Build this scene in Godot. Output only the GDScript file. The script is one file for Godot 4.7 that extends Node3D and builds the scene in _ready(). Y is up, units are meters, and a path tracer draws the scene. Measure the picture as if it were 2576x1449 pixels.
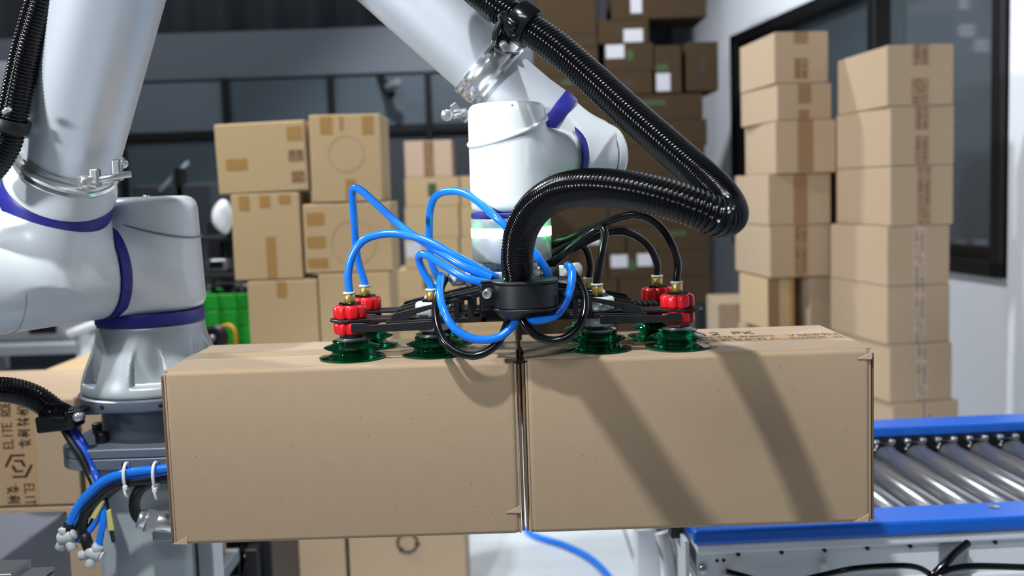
extends Node3D
# A collaborative robot lifts two cartons with a suction gripper in a packing hall.
const F := 2600.0            # focal length in pixels of a 2576 x 1449 picture
const EYE := Vector3(0, 1.3, 0)
var cam_basis := Basis.from_euler(Vector3(deg_to_rad(-5.4), 0, deg_to_rad(-1.9)))
var M := {}
var taken := {}

# ---------------------------------------------------------------- geometry
class Geo:
	var v := PackedVector3Array()
	var n := PackedVector3Array()
	var t := PackedVector2Array()
	var ix := PackedInt32Array()
	func add(p: Vector3, nn: Vector3, uv := Vector2.ZERO) -> int:
		v.append(p); n.append(nn); t.append(uv)
		return v.size() - 1
	func tri(a: int, b: int, c: int) -> void:
		if (v[b] - v[a]).cross(v[c] - v[a]).dot(n[a] + n[b] + n[c]) > 0.0:
			ix.append(a); ix.append(c); ix.append(b)
		else:
			ix.append(a); ix.append(b); ix.append(c)
	func quad(a: int, b: int, c: int, d: int) -> void:
		tri(a, b, c); tri(a, c, d)
	func face(p: Array, uvs := [Vector2(0, 1), Vector2(1, 1), Vector2(1, 0), Vector2(0, 0)]) -> void:   # flat quad, p counted anticlockwise from its outside
		var nn: Vector3 = (p[1] - p[0]).cross(p[2] - p[0]).normalized()
		var k := []
		for q in 4: k.append(add(p[q], nn, uvs[q]))
		quad(k[0], k[1], k[2], k[3])
	func mesh() -> ArrayMesh:
		var a := []
		a.resize(Mesh.ARRAY_MAX)
		a[Mesh.ARRAY_VERTEX] = v; a[Mesh.ARRAY_NORMAL] = n; a[Mesh.ARRAY_TEX_UV] = t; a[Mesh.ARRAY_INDEX] = ix
		var m := ArrayMesh.new()
		m.add_surface_from_arrays(Mesh.PRIMITIVE_TRIANGLES, a)
		return m
	# box of a size round a centre with rounded edges
	func box(c: Vector3, s: Vector3, r := 0.002, b := Basis(), seg := 1) -> Geo:
		r = minf(r, minf(s.x, minf(s.y, s.z)) * 0.49)
		var h := s * 0.5
		for ax in 3:
			var u := (ax + 1) % 3
			var w := (ax + 2) % 3
			for sg in [-1.0, 1.0]:
				var gu := []
				var gw := []
				for i in seg + 1:
					gu.append(-h[u] + r * i / seg); gw.append(-h[w] + r * i / seg)
				for i in seg + 1:
					gu.append(h[u] - r + r * i / seg); gw.append(h[w] - r + r * i / seg)
				var first := v.size()
				for pu in gu:
					for pw in gw:
						var p := Vector3()
						p[ax] = sg * h[ax]; p[u] = pu; p[w] = pw
						var q := p.clamp(-h + Vector3.ONE * r, h - Vector3.ONE * r)
						var nn := (p - q).normalized()
						add(c + b * (q + nn * r), b * nn, Vector2(pu / s[u] + 0.5, 0.5 - pw / s[w]))
				var k := gu.size()
				for i in k - 1:
					for j in k - 1:
						quad(first + i * k + j, first + (i + 1) * k + j, first + (i + 1) * k + j + 1, first + i * k + j + 1)
		return self
	# turned shape: profile of (radius, height) along the y axis of xf
	func lathe(pr: Array, xf := Transform3D(), sides := 40, lobes := 0, lobe := 0.0) -> Geo:
		var sn := []
		for i in pr.size() - 1:
			var d: Vector2 = pr[i + 1] - pr[i]
			sn.append(Vector2(d.y, -d.x).normalized())
		for i in pr.size() - 1:
			var na: Vector2 = sn[i]
			var nb: Vector2 = sn[i]
			if i > 0 and sn[i - 1].dot(sn[i]) > 0.7: na = (sn[i - 1] + sn[i]).normalized()
			if i < sn.size() - 1 and sn[i + 1].dot(sn[i]) > 0.7: nb = (sn[i + 1] + sn[i]).normalized()
			var first := v.size()
			if sides <= 8:                      # nuts and other flat sided shapes
				for k in sides:
					var mid := TAU * (k + 0.5) / sides
					var fn: Vector3 = (xf.basis * (Vector3(cos(mid), 0, sin(mid)) * sn[i].x + Vector3.UP * sn[i].y)).normalized()
					var f4 := []
					for e in [[0, 0], [1, 0], [1, 1], [0, 1]]:
						var aa: float = TAU * (k + e[1]) / sides
						f4.append(add(xf * (Vector3(cos(aa), 0, sin(aa)) * pr[i + e[0]].x + Vector3.UP * pr[i + e[0]].y), fn))
					quad(f4[0], f4[1], f4[2], f4[3])
				continue
			for k in sides + 1:
				var a := TAU * k / sides
				var c := Vector3(cos(a), 0, sin(a))
				var g := 1.0
				var tilt := 0.0
				if lobes:
					var w := 0.5 - 0.5 * cos(a * lobes)
					g = 1.0 + lobe * 0.3 - lobe * pow(w, 4.0)
					tilt = lobe * 4.0 * pow(w, 3.0) * 0.5 * lobes * sin(a * lobes)
				var side := Vector3(-c.z, 0, c.x)
				for e in 2:
					var q: Vector2 = pr[i + e]
					var m := nb if e else na
					var nn := (c * m.x + Vector3.UP * m.y + side * tilt * m.x).normalized()
					add(xf * (c * q.x * g + Vector3.UP * q.y), (xf.basis * nn).normalized(), Vector2(float(k) / sides, q.y))
			for k in sides:
				quad(first + k * 2, first + k * 2 + 1, first + k * 2 + 3, first + k * 2 + 2)
		return self
	# swept round tube; radius may be a number or one per point
	func tube(p: PackedVector3Array, radius, sides := 12, caps := true) -> Geo:
		var first := v.size()
		var m := p.size()
		var up := Vector3.UP
		var td := (p[1] - p[0]).normalized()
		if absf(td.dot(up)) > 0.9: up = Vector3.RIGHT
		up = (up - td * up.dot(td)).normalized()
		var run := 0.0
		for i in m:
			var d := (p[mini(i + 1, m - 1)] - p[maxi(i - 1, 0)]).normalized()
			up = (up - d * up.dot(d)).normalized()
			var sd := d.cross(up)
			var r: float = radius if typeof(radius) == TYPE_FLOAT else radius[i]
			var slope := 0.0
			if typeof(radius) != TYPE_FLOAT:
				slope = (radius[mini(i + 1, m - 1)] - radius[maxi(i - 1, 0)]) / maxf(p[mini(i + 1, m - 1)].distance_to(p[maxi(i - 1, 0)]), 1e-6)
			if i: run += p[i].distance_to(p[i - 1])
			for k in sides + 1:
				var a := TAU * k / sides
				var c := up * cos(a) + sd * sin(a)
				add(p[i] + c * r, (c - d * slope).normalized(), Vector2(float(k) / sides, run))
		for i in m - 1:
			for k in sides:
				var a := first + i * (sides + 1) + k
				quad(a, a + 1, a + sides + 2, a + sides + 1)
		if caps:
			for e in 2:
				var i := 0 if e == 0 else m - 1
				var d := (p[0] - p[1]).normalized() if e == 0 else (p[m - 1] - p[m - 2]).normalized()
				var c := add(p[i], d)
				var ring := []
				for k in sides + 1: ring.append(add(v[first + i * (sides + 1) + k], d))
				for k in sides: tri(c, ring[k], ring[k + 1])
		return self
	# outline in the x-y plane of xf, extruded to +- depth / 2 along z, edges chamfered
	func prism(poly: PackedVector2Array, depth: float, xf := Transform3D(), ch := 0.0006) -> Geo:
		if Geometry2D.is_polygon_clockwise(poly): poly.reverse()
		var inner := poly
		var m := poly.size()
		if ch > 0.0:
			inner = PackedVector2Array()
			for i in m:
				var a := (poly[i] - poly[(i + m - 1) % m]).normalized()
				var b := (poly[(i + 1) % m] - poly[i]).normalized()
				var na := Vector2(-a.y, a.x)
				var nb := Vector2(-b.y, b.x)
				inner.append(poly[i] + (na + nb) * ch / maxf(1.0 + na.dot(nb), 0.3))
		var tr := Geometry2D.triangulate_polygon(inner)
		for sg in [-1.0, 1.0]:
			var first := v.size()
			var nn := (xf.basis * Vector3(0, 0, sg)).normalized()
			for q in inner: add(xf * Vector3(q.x, q.y, sg * depth / 2), nn, q)
			for i in range(0, tr.size(), 3): tri(first + tr[i], first + tr[i + 1], first + tr[i + 2])
			for i in m:
				var j := (i + 1) % m
				var e := (poly[j] - poly[i]).normalized()
				var en := Vector3(e.y, -e.x, 0)
				if ch > 0.0:
					var cn := (xf.basis * (en + Vector3(0, 0, sg)).normalized()).normalized()
					var z: float = sg * depth / 2
					var zz: float = sg * (depth / 2 - ch)
					quad(add(xf * Vector3(inner[i].x, inner[i].y, z), cn), add(xf * Vector3(inner[j].x, inner[j].y, z), cn), add(xf * Vector3(poly[j].x, poly[j].y, zz), cn), add(xf * Vector3(poly[i].x, poly[i].y, zz), cn))
		for i in m:
			var j := (i + 1) % m
			var e := (poly[j] - poly[i]).normalized()
			var en := (xf.basis * Vector3(e.y, -e.x, 0)).normalized()
			var z := depth / 2 - ch
			quad(add(xf * Vector3(poly[i].x, poly[i].y, -z), en), add(xf * Vector3(poly[j].x, poly[j].y, -z), en), add(xf * Vector3(poly[j].x, poly[j].y, z), en), add(xf * Vector3(poly[i].x, poly[i].y, z), en))
		return self
	# surface nets over a distance field
	func nets(f: Callable, lo: Vector3, hi: Vector3, cell: float) -> Geo:
		var nx := int((hi.x - lo.x) / cell) + 2
		var ny := int((hi.y - lo.y) / cell) + 2
		var nz := int((hi.z - lo.z) / cell) + 2
		var d := PackedFloat32Array()
		d.resize(nx * ny * nz)
		d.fill(1.0)
		var step := 4      # coarse blocks first: skip those far from the surface
		for bx in range(0, nx, step):
			for by in range(0, ny, step):
				for bz in range(0, nz, step):
					var mid: float = f.call(lo + Vector3(bx + 1.5, by + 1.5, bz + 1.5) * cell)
					var far := absf(mid) > cell * 6.5
					for x in range(bx, mini(bx + step, nx)):
						for y in range(by, mini(by + step, ny)):
							for z in range(bz, mini(bz + step, nz)):
								d[(x * ny + y) * nz + z] = mid if far else f.call(lo + Vector3(x, y, z) * cell)
		var at := {}
		for x in nx - 1:
			for y in ny - 1:
				for z in nz - 1:
					var k := (x * ny + y) * nz + z
					var inside := d[k] < 0.0
					if inside == (d[k + 1] < 0.0) and inside == (d[k + nz] < 0.0) and inside == (d[k + nz + 1] < 0.0) and inside == (d[k + ny * nz] < 0.0) and inside == (d[k + ny * nz + 1] < 0.0) and inside == (d[k + ny * nz + nz] < 0.0) and inside == (d[k + ny * nz + nz + 1] < 0.0):
						continue
					var s := Vector3.ZERO
					var c := 0
					for e in 12:
						var ax := e / 4
						var o := Vector3i()
						o[(ax + 1) % 3] = e & 1
						o[(ax + 2) % 3] = (e >> 1) & 1
						var p := o
						p[ax] = 1
						var a := d[k + (o.x * ny + o.y) * nz + o.z]
						var b := d[k + (p.x * ny + p.y) * nz + p.z]
						if (a < 0.0) != (b < 0.0):
							s += Vector3(o).lerp(Vector3(p), a / (a - b))
							c += 1
					var q := lo + (Vector3(x, y, z) + s / c) * cell
					var h := cell * 0.4
					var g := Vector3(f.call(q + Vector3(h, 0, 0)) - f.call(q - Vector3(h, 0, 0)), f.call(q + Vector3(0, h, 0)) - f.call(q - Vector3(0, h, 0)), f.call(q + Vector3(0, 0, h)) - f.call(q - Vector3(0, 0, h))).normalized()
					q -= g * f.call(q) * 0.9
					at[k] = add(q, g)
		for x in range(1, nx - 1):
			for y in range(1, ny - 1):
				for z in range(1, nz - 1):
					var k := (x * ny + y) * nz + z
					var a := d[k] < 0.0
					if a != (d[k + ny * nz] < 0.0): quad(at[k], at[k - nz], at[k - nz - 1], at[k - 1])
					if a != (d[k + nz] < 0.0): quad(at[k], at[k - ny * nz], at[k - ny * nz - 1], at[k - 1])
					if a != (d[k + 1] < 0.0): quad(at[k], at[k - ny * nz], at[k - ny * nz - nz], at[k - nz])
		return self

func U(x: float, y: float, z: float) -> Vector3:      # the point at a depth of z metres that the photograph shows at x, y
	var d := cam_basis * Vector3((x - 1288.0) / F, (724.5 - y) / F, -1.0)
	return EYE + d * (z / -d.z)
func path(pts: Array, on_floor := -1.0) -> PackedVector3Array:          # [x, y, depth] ...
	var p := PackedVector3Array()
	for q in pts:
		p.append(U(q[0], q[1], q[2]))
		if on_floor > 0.0:                                     # along the same sight line down to the floor
			var d := p[p.size() - 1] - EYE
			p[p.size() - 1] = EYE + d * ((on_floor - EYE.y) / d.y)
	return p
func smooth(p: PackedVector3Array, per := 8) -> PackedVector3Array:
	var o := PackedVector3Array()
	for i in p.size() - 1:
		for k in per:
			o.append(p[i].cubic_interpolate(p[i + 1], p[maxi(i - 1, 0)], p[mini(i + 2, p.size() - 1)], float(k) / per))
	o.append(p[p.size() - 1])
	return o
func even(p: PackedVector3Array, step: float) -> PackedVector3Array:
	var o := PackedVector3Array([p[0]])
	var left := step
	for i in p.size() - 1:
		var a := p[i]
		var l := a.distance_to(p[i + 1])
		while l >= left:
			a = a.move_toward(p[i + 1], left)
			l -= left
			left = step
			o.append(a)
		left -= l
	return o
func along(o: Vector3, dir: Vector3) -> Transform3D:  # y axis along dir
	var y := dir.normalized()
	var x := y.cross(Vector3(0.13, 0.2, 1)).normalized()
	return Transform3D(Basis(x, y, x.cross(y)), o)
func bar(g: Geo, a: Vector3, b: Vector3, r: float, sides := 16) -> Geo:
	return g.lathe([Vector2(0, 0), Vector2(r * 0.85, 0), Vector2(r, r * 0.15), Vector2(r, a.distance_to(b) - r * 0.15), Vector2(r * 0.85, a.distance_to(b)), Vector2(0, a.distance_to(b))], along(a, b - a), sides)
func smin(a: float, b: float, k: float) -> float:
	var h := maxf(k - absf(a - b), 0.0) / k
	return minf(a, b) - h * h * k * 0.25
func smax(a: float, b: float, k: float) -> float:
	return -smin(-a, -b, k)
func cyl(p: Vector3, a: Vector3, b: Vector3, ra: float, rb: float, k := 0.008) -> float:   # round bar with rounded ends
	var ab := b - a
	var l := ab.length()
	var t := (p - a).dot(ab) / l
	var r := (p - a - ab * (t / l)).length()
	return smax(r - lerpf(ra, rb, clampf(t / l, 0, 1)), absf(t - l / 2) - l / 2, k)

# ---------------------------------------------------------------- naming
func numbered(called: String) -> String:
	taken[called] = taken.get(called, -1) + 1
	return called if taken[called] == 0 else "%s_%03d" % [called, taken[called]]
func tag(o: Node3D, label: String, category: String, group := "") -> Node3D:
	o.set_meta("label", label); o.set_meta("category", category)
	if group: o.set_meta("group", group)
	return o
func thing(called: String, label: String, category: String, at := Vector3.ZERO, group := "", turn := 0.0) -> Node3D:
	var o := Node3D.new()
	o.name = numbered(called); add_child(o)
	o.position = at; o.rotation.y = turn
	return tag(o, label, category, group)
func obj(called: String, g, m: Material, parent: Node3D = null, label := "") -> MeshInstance3D:
	var o := MeshInstance3D.new()
	o.mesh = g.mesh() if g is Geo else g
	o.material_override = m
	if parent == null:
		o.name = numbered(called); add_child(o)
	else:
		o.name = called; parent.add_child(o, true)
		if parent.get_parent() == self:      # shapes are written in world places: bring them under their thing
			o.transform = parent.transform.affine_inverse()
	if label: o.set_meta("label", label)
	return o
func part(called: String, g, m: Material, parent: Node3D, label := "") -> MeshInstance3D:   # shape written in its thing's own axes
	var o := obj(called, g, m, parent, label)
	o.transform = Transform3D()
	return o
func struct(called: String, g, m: Material) -> MeshInstance3D:
	var o := obj(called, g, m)
	o.set_meta("kind", "structure")
	return o

# ---------------------------------------------------------------- materials
func mat(c: Color, rough := 0.6, metal := 0.0) -> StandardMaterial3D:
	var m := StandardMaterial3D.new()
	m.albedo_color = c; m.roughness = rough; m.metallic = metal
	return m
func rgb(r: int, g: int, b: int) -> Color:
	return Color(r / 255.0, g / 255.0, b / 255.0)
func noise(freq: float, a: Color, b: Color, size := 512, oct := 4, stretch := false) -> NoiseTexture2D:
	var f := FastNoiseLite.new()
	f.seed = int(freq * 1000) + 7; f.frequency = freq; f.fractal_octaves = oct
	var t := NoiseTexture2D.new()
	t.width = size / 4 if stretch else size; t.height = size
	t.seamless = true; t.noise = f
	var r := Gradient.new()
	r.set_color(0, a); r.set_color(1, b)
	t.color_ramp = r
	return t
func kraft(c: Color) -> StandardMaterial3D:
	var m := mat(c, 0.88)
	m.albedo_texture = M.fibre
	m.uv1_triplanar = true
	m.uv1_scale = Vector3(9, 9, 9)
	m.heightmap_enabled = false
	m.detail_enabled = true
	m.detail_albedo = M.cloudy
	m.detail_blend_mode = BaseMaterial3D.BLEND_MODE_MUL
	m.detail_uv_layer = BaseMaterial3D.DETAIL_UV_1
	m.metallic_specular = 0.4
	m.rim_enabled = true; m.rim = 0.35; m.rim_tint = 0.2
	return m

# ---------------------------------------------------------------- printed tape: strokes on small grids
const LATIN := {"E": "40000646 0333", "L": "000646", "I": "2026", "T": "0040 2026", "R": "06003041423303 2346", "O": "103041453616050110", "B": "06003041423303 3344453606", "S": "413010010213334445361605", "2": "01103041420646", "P": "06003041423303", "K": "0006 400346", "1": "112026"}
const GLYPHS := ["0282 3034 5053 7438 2588", "4011 0343 2028 2306 2346 5156 707868", "1131 1013 0545 2028 5282 7055 4585 757868 5667", "0343 2028 2306 2345 515748 51818788", "0020220200 6080826260 0484 4107 4488 0626280806 6686886866", "404308 4388"]
func stroke(im: Image, polys: String, at: Vector2, s: Vector2, w: int, c: Color, turned := false) -> void:
	for poly in polys.split(" "):
		for i in range(0, poly.length() - 3, 2):
			var a := Vector2(int(poly[i]), int(poly[i + 1])) * s
			var b := Vector2(int(poly[i + 2]), int(poly[i + 3])) * s
			var k := int(a.distance_to(b)) + 1
			for j in k + 1:
				var q := a.lerp(b, float(j) / k)
				q = at - q if turned else at + q
				im.fill_rect(Rect2i(int(q.x) - w / 2, int(q.y) - w / 2, w, w), c)
func words(im: Image, text: String, at: Vector2, s: Vector2, w: int, c: Color, turned := false) -> void:
	for ch in text:
		if ch != " ": stroke(im, LATIN[ch], at, s, w, c, turned)
		at.x += (-1 if turned else 1) * s.x * 6.2
func print_tape(tape: Color, ink: Color) -> ImageTexture:
	var im := Image.create(640, 128, false, Image.FORMAT_RGB8)
	im.fill(tape)
	words(im, "ELITE ROBOTS", Vector2(388, 16), Vector2(3.2, 5.4), 5, ink)
	for i in 6: stroke(im, GLYPHS[i], Vector2(388 + i * 40, 72), Vector2(3.7, 5.0), 5, ink)
	for k in 2:                                                     # six-sided mark
		var p := PackedVector2Array()
		for i in 7: p.append(Vector2(322, 64) + Vector2.from_angle(TAU * i / 6 + PI / 6) * (46 - k * 24))
		for i in 6:
			if i % 3 == k: continue
			for j in 30:
				var q := p[i].lerp(p[i + 1], j / 30.0)
				im.fill_rect(Rect2i(int(q.x) - 4, int(q.y) - 4, 8, 8), ink)
	words(im, "ELITE ROBOTS", Vector2(252, 112), Vector2(3.2, 5.4), 5, ink, true)
	for i in 6: stroke(im, GLYPHS[i], Vector2(252 - i * 40, 56), Vector2(3.7, 5.0), 5, ink, true)
	return ImageTexture.create_from_image(im)
func recycle_mark(parent: Node3D, at: Vector3, r: float) -> void:
	var g := Geo.new()
	for k in 3:
		var p := PackedVector3Array()
		for i in 9:
			var a := TAU * (k / 3.0 + i / 30.0)
			p.append(at + Vector3(sin(a) * r, cos(a) * r, 0.0004))
		g.tube(p, r * 0.13, 6)
		var a2 := TAU * (k / 3.0 + 8 / 30.0)
		g.prism(PackedVector2Array([Vector2(-0.35, 0.0) * r, Vector2(0.35, 0.0) * r, Vector2(0, 0.5) * r]), 0.0006, Transform3D(Basis(Vector3.BACK, -a2 - PI / 2), at + Vector3(sin(a2) * r, cos(a2) * r, 0.0004)), 0.0)
	part("recycling_mark", g, M.ink, parent)

func make_materials() -> void:
	M.fibre = noise(0.11, Color(0.92, 0.92, 0.92), Color(1, 1, 1), 1024, 4, true)
	M.cloudy = noise(0.012, Color(0.985, 0.985, 0.985), Color(1, 1, 1), 256, 3)
	M.card = kraft(rgb(180, 155, 126))
	M.card_yellow = kraft(rgb(196, 168, 126))
	M.card_pink = kraft(rgb(202, 174, 150))
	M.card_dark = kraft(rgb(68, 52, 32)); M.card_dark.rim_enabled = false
	M.card_edge = kraft(rgb(120, 94, 68))
	M.tape = mat(rgb(172, 138, 98), 0.3)
	M.tape_yellow = mat(rgb(166, 126, 70), 0.45)
	M.tape_dark = mat(rgb(140, 108, 78), 0.4)
	M.tape_clear = mat(rgb(186, 162, 134), 0.22)
	for k in [["print", rgb(176, 144, 108), rgb(52, 40, 32)], ["print_faint", rgb(150, 118, 86), rgb(92, 70, 52)], ["print_card", rgb(182, 158, 132), rgb(96, 80, 72)]]:
		M[k[0]] = mat(Color.WHITE, 0.35)
		M[k[0]].albedo_texture = print_tape(k[1], k[2])
	M.ink = mat(rgb(52, 46, 44), 0.7)
	M.green_ink = mat(rgb(60, 84, 48), 0.8)
	M.paper = mat(rgb(196, 197, 204), 0.7)
	M.white = mat(rgb(226, 231, 234), 0.32)
	M.white.clearcoat_enabled = true; M.white.clearcoat = 0.4; M.white.clearcoat_roughness = 0.2
	M.silver = mat(rgb(218, 224, 231), 0.42, 0.5)
	M.tool_silver = mat(rgb(206, 211, 214), 0.34, 0.5)
	M.cast = mat(rgb(180, 187, 190), 0.36, 0.2)
	M.steel_blue = mat(rgb(118, 126, 138), 0.34, 0.35)
	M.chrome = mat(rgb(228, 229, 228), 0.2, 0.85)
	M.zinc = mat(rgb(176, 180, 182), 0.3, 0.85)
	M.navy = mat(rgb(42, 44, 138), 0.4)
	M.rubber = mat(rgb(9, 9, 11), 0.11)
	M.black = mat(rgb(22, 23, 25), 0.42)
	M.black_gloss = mat(rgb(13, 14, 15), 0.16)
	M.black_cloth = mat(rgb(66, 68, 75), 0.95)
	M.blue_tube = mat(rgb(26, 122, 232), 0.2)
	M.blue_tube.subsurf_scatter_enabled = true; M.blue_tube.subsurf_scatter_strength = 0.05
	M.blue_cable = mat(rgb(28, 78, 190), 0.35)
	M.red = mat(rgb(214, 26, 34), 0.25)
	M.knob_white = mat(rgb(214, 224, 220), 0.3)
	M.brass = mat(rgb(214, 180, 100), 0.28, 0.75)
	M.collar = mat(rgb(190, 196, 200), 0.4)
	M.cup = mat(Color(0.07, 0.56, 0.37, 0.03), 0.04)
	M.cup.refraction_enabled = true; M.cup.refraction_scale = 0.042
	M.cup_core = mat(rgb(8, 84, 54), 0.15)
	M.led = mat(rgb(190, 255, 220), 0.4)
	M.led.emission_enabled = true; M.led.emission = Color(0.62, 1.0, 0.76); M.led.emission_energy_multiplier = 3.6
	M.rail_blue = mat(rgb(20, 98, 204), 0.32)
	M.frame_white = mat(rgb(222, 225, 230), 0.4)
	M.roller = mat(rgb(150, 152, 156), 0.27, 0.85)
	M.wall_white = mat(rgb(234, 238, 246), 0.9)
	M.wall_grey = mat(rgb(128, 134, 144), 0.85)
	M.wall_dark = mat(rgb(70, 75, 82), 0.8)
	M.floor = mat(rgb(206, 215, 222), 0.35)
	M.floor.albedo_texture = noise(0.02, Color(0.94, 0.94, 0.94), Color(1, 1, 1), 256, 4)
	M.floor.uv1_triplanar = true; M.floor.uv1_world_triplanar = true
	M.ceiling = mat(rgb(90, 92, 98), 0.9)
	M.frame_black = mat(rgb(22, 22, 23), 0.4)
	M.slat = mat(rgb(84, 90, 100), 0.6)
	M.glass = mat(Color(0.5, 0.56, 0.6, 0.12), 0.05)
	M.glass.transparency = BaseMaterial3D.TRANSPARENCY_ALPHA
	M.pane_dark = mat(rgb(98, 110, 120), 0.3)
	M.pane_grey = mat(rgb(128, 140, 150), 0.35)
	M.green = mat(rgb(18, 142, 36), 0.4)
	M.ring_ink = mat(rgb(176, 148, 108), 0.85)
	M.tray = mat(rgb(34, 62, 48), 0.5)
	M.case = mat(rgb(128, 130, 140), 0.4, 0.3)
	M.orange = mat(rgb(206, 130, 30), 0.4)
	M.yellow = mat(rgb(206, 198, 118), 0.5)
	M.white_plastic = mat(rgb(232, 234, 236), 0.35)
	M.fitting = mat(rgb(186, 190, 188), 0.35)
	M.lamp = mat(Color.WHITE, 0.5)
	M.lamp.emission_enabled = true; M.lamp.emission = Color(0.95, 0.98, 1.0); M.lamp.emission_energy_multiplier = 4.0

# ---------------------------------------------------------------- light
func lamp_round(at: Vector3, aim: Vector3, energy: float, size: float, label: String, cone := 75.0) -> void:  # serves the hall lamps and the added unseen ones alike
	var d := (aim - at).normalized()
	var o := thing("high_bay_or_added_lamp", label, "lamp", at, "high bay lamps")
	var x := along(at, -d)
	obj("housing", Geo.new().lathe([Vector2(0, 0.2), Vector2(0.05, 0.2), Vector2(0.07, 0.12), Vector2(size * 1.5, 0.02), Vector2(size * 1.5, 0), Vector2(size * 1.1, 0), Vector2(size * 1.1, 0.02), Vector2(0, 0.02)], x), M.frame_black, o)
	obj("lamp_face", Geo.new().lathe([Vector2(0, 0.015), Vector2(size, 0.015), Vector2(size, 0.005), Vector2(0, 0.005)], x), M.lamp, o)
	obj("rod", bar(Geo.new(), at + Vector3(0, 0.12, 0), Vector3(at.x, 4.3, at.z), 0.012), M.frame_black, o)
	var l := SpotLight3D.new()
	l.name = "high_bay_or_added_beam"; l.spot_angle = cone; l.spot_angle_attenuation = 0.4; l.spot_range = 20; l.spot_attenuation = 2
	l.light_energy = energy; l.light_size = size; l.light_color = Color(0.97, 0.985, 1.0); l.shadow_enabled = true
	add_child(l, true)
	l.look_at_from_position(at + d * 0.02, aim, Vector3(0.1, 0.2, 1))
func fill_panel(at: Vector3, size: Vector2, energy: float, label: String) -> void:  # soft overhead fill, added out of view
	var o := thing("added_fill_panel", label, "lamp", at, "added fill panels")
	obj("casing", Geo.new().box(at + Vector3(0, 0.04, 0), Vector3(size.x + 0.06, 0.06, size.y + 0.06), 0.01), M.frame_white, o)
	obj("lamp_face", Geo.new().box(at + Vector3(0, 0.006, 0), Vector3(size.x, 0.012, size.y), 0.003), M.lamp, o)
	obj("rod", bar(Geo.new(), at + Vector3(0, 0.06, 0), Vector3(at.x, 4.3, at.z), 0.01), M.frame_black, o)
	var l := AreaLight3D.new()
	l.name = "added_fill_light"; l.area_size = size; l.light_energy = energy; l.area_range = 20; l.light_color = Color(0.96, 0.98, 1.0); l.shadow_enabled = true
	add_child(l, true)
	l.look_at_from_position(at - Vector3(0, 0.012, 0), at - Vector3(0, 1, 0), Vector3(0, 0, -1))

# ---------------------------------------------------------------- cartons
# xe, xr: left and right edge of the front face; yt, yb: its top and bottom; extras: [name, u0, v0, u1, v1, material, turned print]
var ref_x := -1.0
func carton(label: String, group: String, xe: float, xr: float, yt: float, yb: float, z: float, depth: float, m: Material, extras := [], turn := 0.0, tilt := 0.0) -> Node3D:
	var s := z / F
	var w := (xr - xe) * s
	var h := U(xe, yt, z).y - U(xe, yb, z).y - 0.0014
	var a := U(xe, (yt + yb) * 0.5, z)
	a.y = U(ref_x if ref_x > 0.0 else xe + (xr - xe) * 0.5, yb, z).y + 0.0012
	var b := Basis(Vector3.UP, turn)
	var o := thing("carton", label, "carton", a + b * Vector3(w / 2, 0, -depth / 2), group, turn)
	o.rotation.z = tilt
	part("body", Geo.new().box(Vector3(0, (h - 0.0008) / 2, 0), Vector3(w, h - 0.0008, depth), 0.004, Basis(), 2), m, o)
	for sg in [-1, 1]:                     # top flaps that meet under the tape; the seam runs along the longer way
		if depth > w: part("top_flap", Geo.new().box(Vector3(sg * (w / 4 - 0.002), h - 0.0012, 0), Vector3(w / 2 - 0.005, 0.0024, depth - 0.002), 0.001), m, o)
		else: part("top_flap", Geo.new().box(Vector3(0, h - 0.0012, sg * (depth / 4 - 0.002)), Vector3(w - 0.002, 0.0024, depth / 2 - 0.005), 0.001), m, o)
	for e in extras:
		var u0: float = (e[1] - 0.5) * w
		var u1: float = (e[3] - 0.5) * w
		var v0: float = (1 - e[4]) * h
		var v1: float = (1 - e[2]) * h
		if e[0] == "printed_ring":
			part("printed_ring", Geo.new().lathe([Vector2((v1 - v0) * 0.5, 0), Vector2((v1 - v0) * 0.5, 0.0006), Vector2((v1 - v0) * 0.5 - 0.004, 0.0006), Vector2((v1 - v0) * 0.5 - 0.004, 0)], along(Vector3((u0 + u1) / 2, (v0 + v1) / 2, depth / 2), Vector3.BACK), 48), M.ring_ink, o)
			continue
		if e[0] == "recycling_mark":
			recycle_mark(o, Vector3((u0 + u1) / 2, (v0 + v1) / 2, depth / 2 + 0.0006), (v1 - v0) / 2)
			continue
		var g := Geo.new()
		if e.size() > 6:
			var zz := depth / 2 + 0.0008
			g.box(Vector3((u0 + u1) / 2, (v0 + v1) / 2, depth / 2 + 0.0001), Vector3(u1 - u0, v1 - v0, 0.0008), 0.0002)
			for i in g.t.size(): g.t[i] = Vector2(0.003, 0.01)
			var k: float = e[6]              # where along the printed roll this piece starts
			var l := (v1 - v0) / maxf(u1 - u0, 0.001) / 5.0
			g.face([Vector3(u0, v0, zz), Vector3(u1, v0, zz), Vector3(u1, v1, zz), Vector3(u0, v1, zz)], [Vector2(k, 0), Vector2(k, 1), Vector2(k + l, 1), Vector2(k + l, 0)])
		else:
			g.box(Vector3((u0 + u1) / 2, (v0 + v1) / 2, depth / 2 + 0.0002), Vector3(u1 - u0, v1 - v0, 0.0012), 0.0003)
		part(e[0], g, e[5], o)
	return o

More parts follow.
